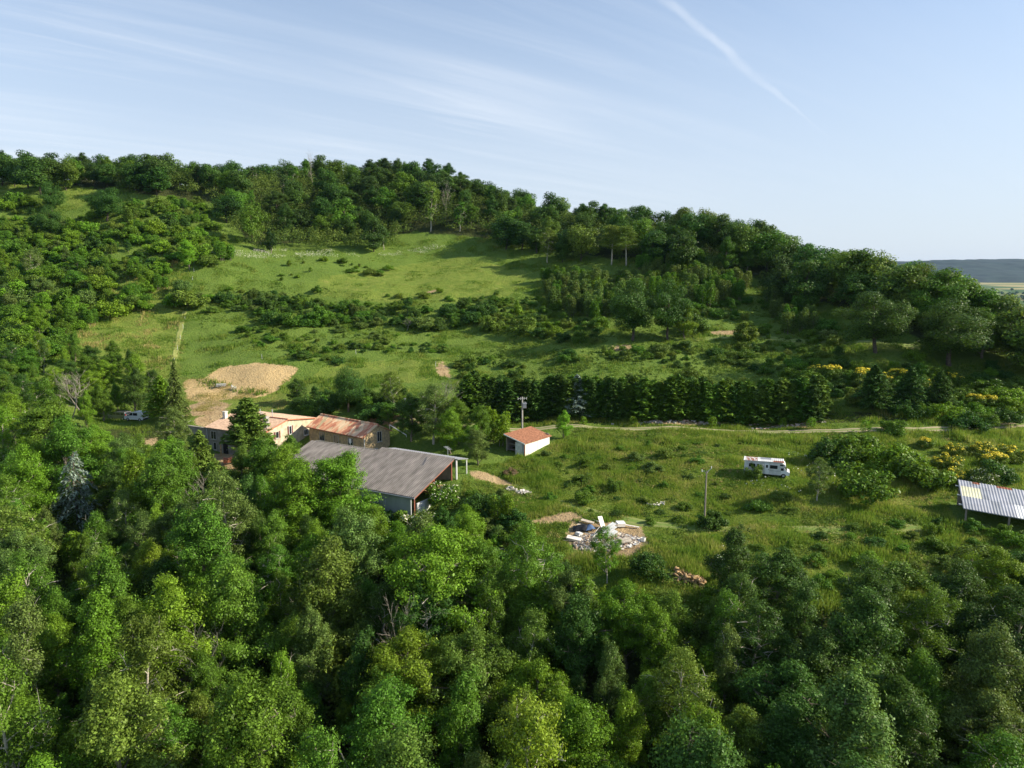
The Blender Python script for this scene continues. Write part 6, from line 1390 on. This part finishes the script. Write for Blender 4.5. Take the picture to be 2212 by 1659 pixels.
def flowers(poly, n, yr, xr, seed, label):
    r = np.random.default_rng(seed); X = r.uniform(*xr, n); Y = r.uniform(*yr, n); Z = zt(X, Y); dx, dy = project(np.stack([X, Y, Z], -1))
    ok = inpoly(dx, dy, poly) & (vnoise(X, Y, 5, seed) > .38); X, Y, Z = X[ok], Y[ok], Z[ok]; k = len(X)
    c = np.stack([X, Y, Z+.3+.6*r.random(k)], 1); v, f = leaf_quads(c, unit(k, r)+np.array([0, -.4, .8]), np.full(k, .2), .8, r)
    tag(link('wildflowers', mesh_np('wildflowers', v, f, [WILD])), label, 'wildflowers', kind='stuff')
flowers([(455,546),(560,541),(700,543),(790,543),(870,546),(940,530),(965,535),(900,553),(800,557),(700,556),(570,560),(470,557)], 60000, (225, 300), (-130, -20), 501, 'white wildflowers along the top of the meadow')
flowers([(165,392),(212,392),(210,402),(170,404)], 6000, (270, 320), (-220, -150), 502, 'white wildflowers in the hilltop clearing')
flowers([(8,384),(60,385),(60,391),(8,390)], 6000, (270, 330), (-250, -180), 503, 'white wildflowers at the top left meadow')
flowers([(1560,1190),(1600,1195),(1600,1220),(1550,1215)], 1200, (70, 90), (20, 40), 504, 'pale flowering weeds in the lower field')
flowers([(1740,960),(1600,1050),(1700,1080),(1850,1050)], 1500, (85, 120), (30, 65), 505, 'pale flowering weeds below the motorhome')

# the rest of the ridge wood: crowns too far and too many to tell apart
def ridge_mass():
    r = np.random.default_rng(88); n = 30000; X = r.uniform(-290, 200, n); Y = r.uniform(120, 400, n); Z = zt(X, Y); dx, dy = project(np.stack([X, Y, Z+4], -1)); ok = np.nonzero(inpoly(dx, dy, RIDGE) & (dy > 322))[0]; C = []; N_ = []; k = 0
    cell = set()
    for i in ok:
        key = (int(X[i]//3.2), int(Y[i]//3.2))
        if key in cell or hidden(X[i], Y[i], Z[i]+6, 0): continue
        cell.add(key); h = r.uniform(3.5, 8.0); R = r.uniform(1.8, 3.0); m = 130; d = unit(m, r); d[:, 2] = np.abs(d[:, 2])
        C.append(np.array([X[i], Y[i], Z[i]+h*.35])+d*np.array([R, R, h*.65])*(.6+.45*r.random((m, 1)))); N_.append(d+unit(m, r)*.6)
    C = np.concatenate(C); v, f = leaf_quads(C, np.concatenate(N_), np.full(len(C), .48), .7, r)
    tag(link('ridge_wood', mesh_np('ridge_wood', v, f, [cover_mat('ridge_undergrowth', [(.3, (.055, .10, .02)), (.5, (.10, .16, .025)), (.7, (.16, .21, .036))], .08)])), 'smaller trees and underwood filling the ridge wood', 'wood', kind='stuff')
ridge_mass()

# ------------------------------------------------------------------ far valley and hills
def build_hills():
    xs = np.linspace(900, 8200, 260); ys = np.linspace(3600, 7600, 150); XX, YY = np.meshgrid(xs, ys)
    top = 62+122+ (XX-2700)*.024 + (vnoise(XX, YY*0, 900, 8)-.5)*14
    prof = sstep(YY, 3700, 5300)*(1-.25*sstep(YY, 5600, 7500))*(.82+.18*sstep(YY, 4600, 5300))
    Z = -70 + top*prof + ((vnoise(XX, YY, 60, 9)-.5)*9+(vnoise(XX, YY, 240, 10)-.5)*22)*sstep(YY, 3700, 4200)
    V = np.stack([XX, YY, Z], -1).reshape(-1, 3); I = np.arange(len(V)).reshape(150, 260)
    F = np.stack([I[:-1, :-1], I[:-1, 1:], I[1:, 1:], I[1:, :-1]], -1).reshape(-1, 4)
    m = mat('far_woodland', (.018, .038, .026), .95, .2, .012, 0, col2=(.008, .020, .014), mixlo=.40, mixhi=.6, detail=8)
    tag(link('hills', mesh_np('hills', V, F, [m], True)), 'wooded far hill across the valley', kind='structure')
build_hills()
def far_wood():
    r = np.random.default_rng(77); C = []; Nn = []
    n = 900; Y = r.uniform(520, 3300, n)**1.0; q = r.uniform(.50, .80, n); X = Y*q; ok = (vnoise(X, Y, 160, 12) > .50) ; X, Y = X[ok], Y[ok]
    Z = zt(X, Y)
    for x, y, z in zip(X, Y, Z):
        R = r.uniform(5, 9); k = 46; d = unit(k, r); d[:, 2] = np.abs(d[:, 2]); C.append(np.array([x, y, z+R*.4])+d*R*(.7+.4*r.random((k, 1)))); Nn.append(d+unit(k, r)*.5)
    C = np.concatenate(C); v, f = leaf_quads(C, np.concatenate(Nn), np.full(len(C), 4.6), .8, r)
    m = mat('valley_trees', (.055, .11, .03), .9, .25, .02)
    tag(link('far_wood', mesh_np('far_wood', v, f, [m])), 'hedges and copses of the far valley', 'wood', kind='stuff')
far_wood()

# ------------------------------------------------------------------ air
def haze():
    lo = np.array([1e9]*3); hi = -lo
    bpy.context.view_layer.update()
    for o in scene.objects:
        if o.type != 'MESH': continue
        for c in o.bound_box:
            p = np.array(o.matrix_world @ Vector(c)); lo = np.minimum(lo, p); hi = np.maximum(hi, p)
    lo -= np.array([20, 20, 1]); hi += np.array([20, 20, 4])
    m = MB(); m.box((lo+hi)/2, hi-lo)
    mt = bpy.data.materials.new('valley_air'); mt.use_nodes = True; N, L = mt.node_tree.nodes, mt.node_tree.links; N.clear()
    out = N.new('ShaderNodeOutputMaterial'); v = N.new('ShaderNodeVolumePrincipled'); v.inputs['Color'].default_value = (.36, .60, 1.0, 1); v.inputs['Density'].default_value = 2.4e-5; v.inputs['Anisotropy'].default_value = .2
    L.new(v.outputs[0], out.inputs['Volume'])
    o = m.build('haze', mt); tag(o, 'thin blue air over the valley', 'haze', kind='stuff')
haze()
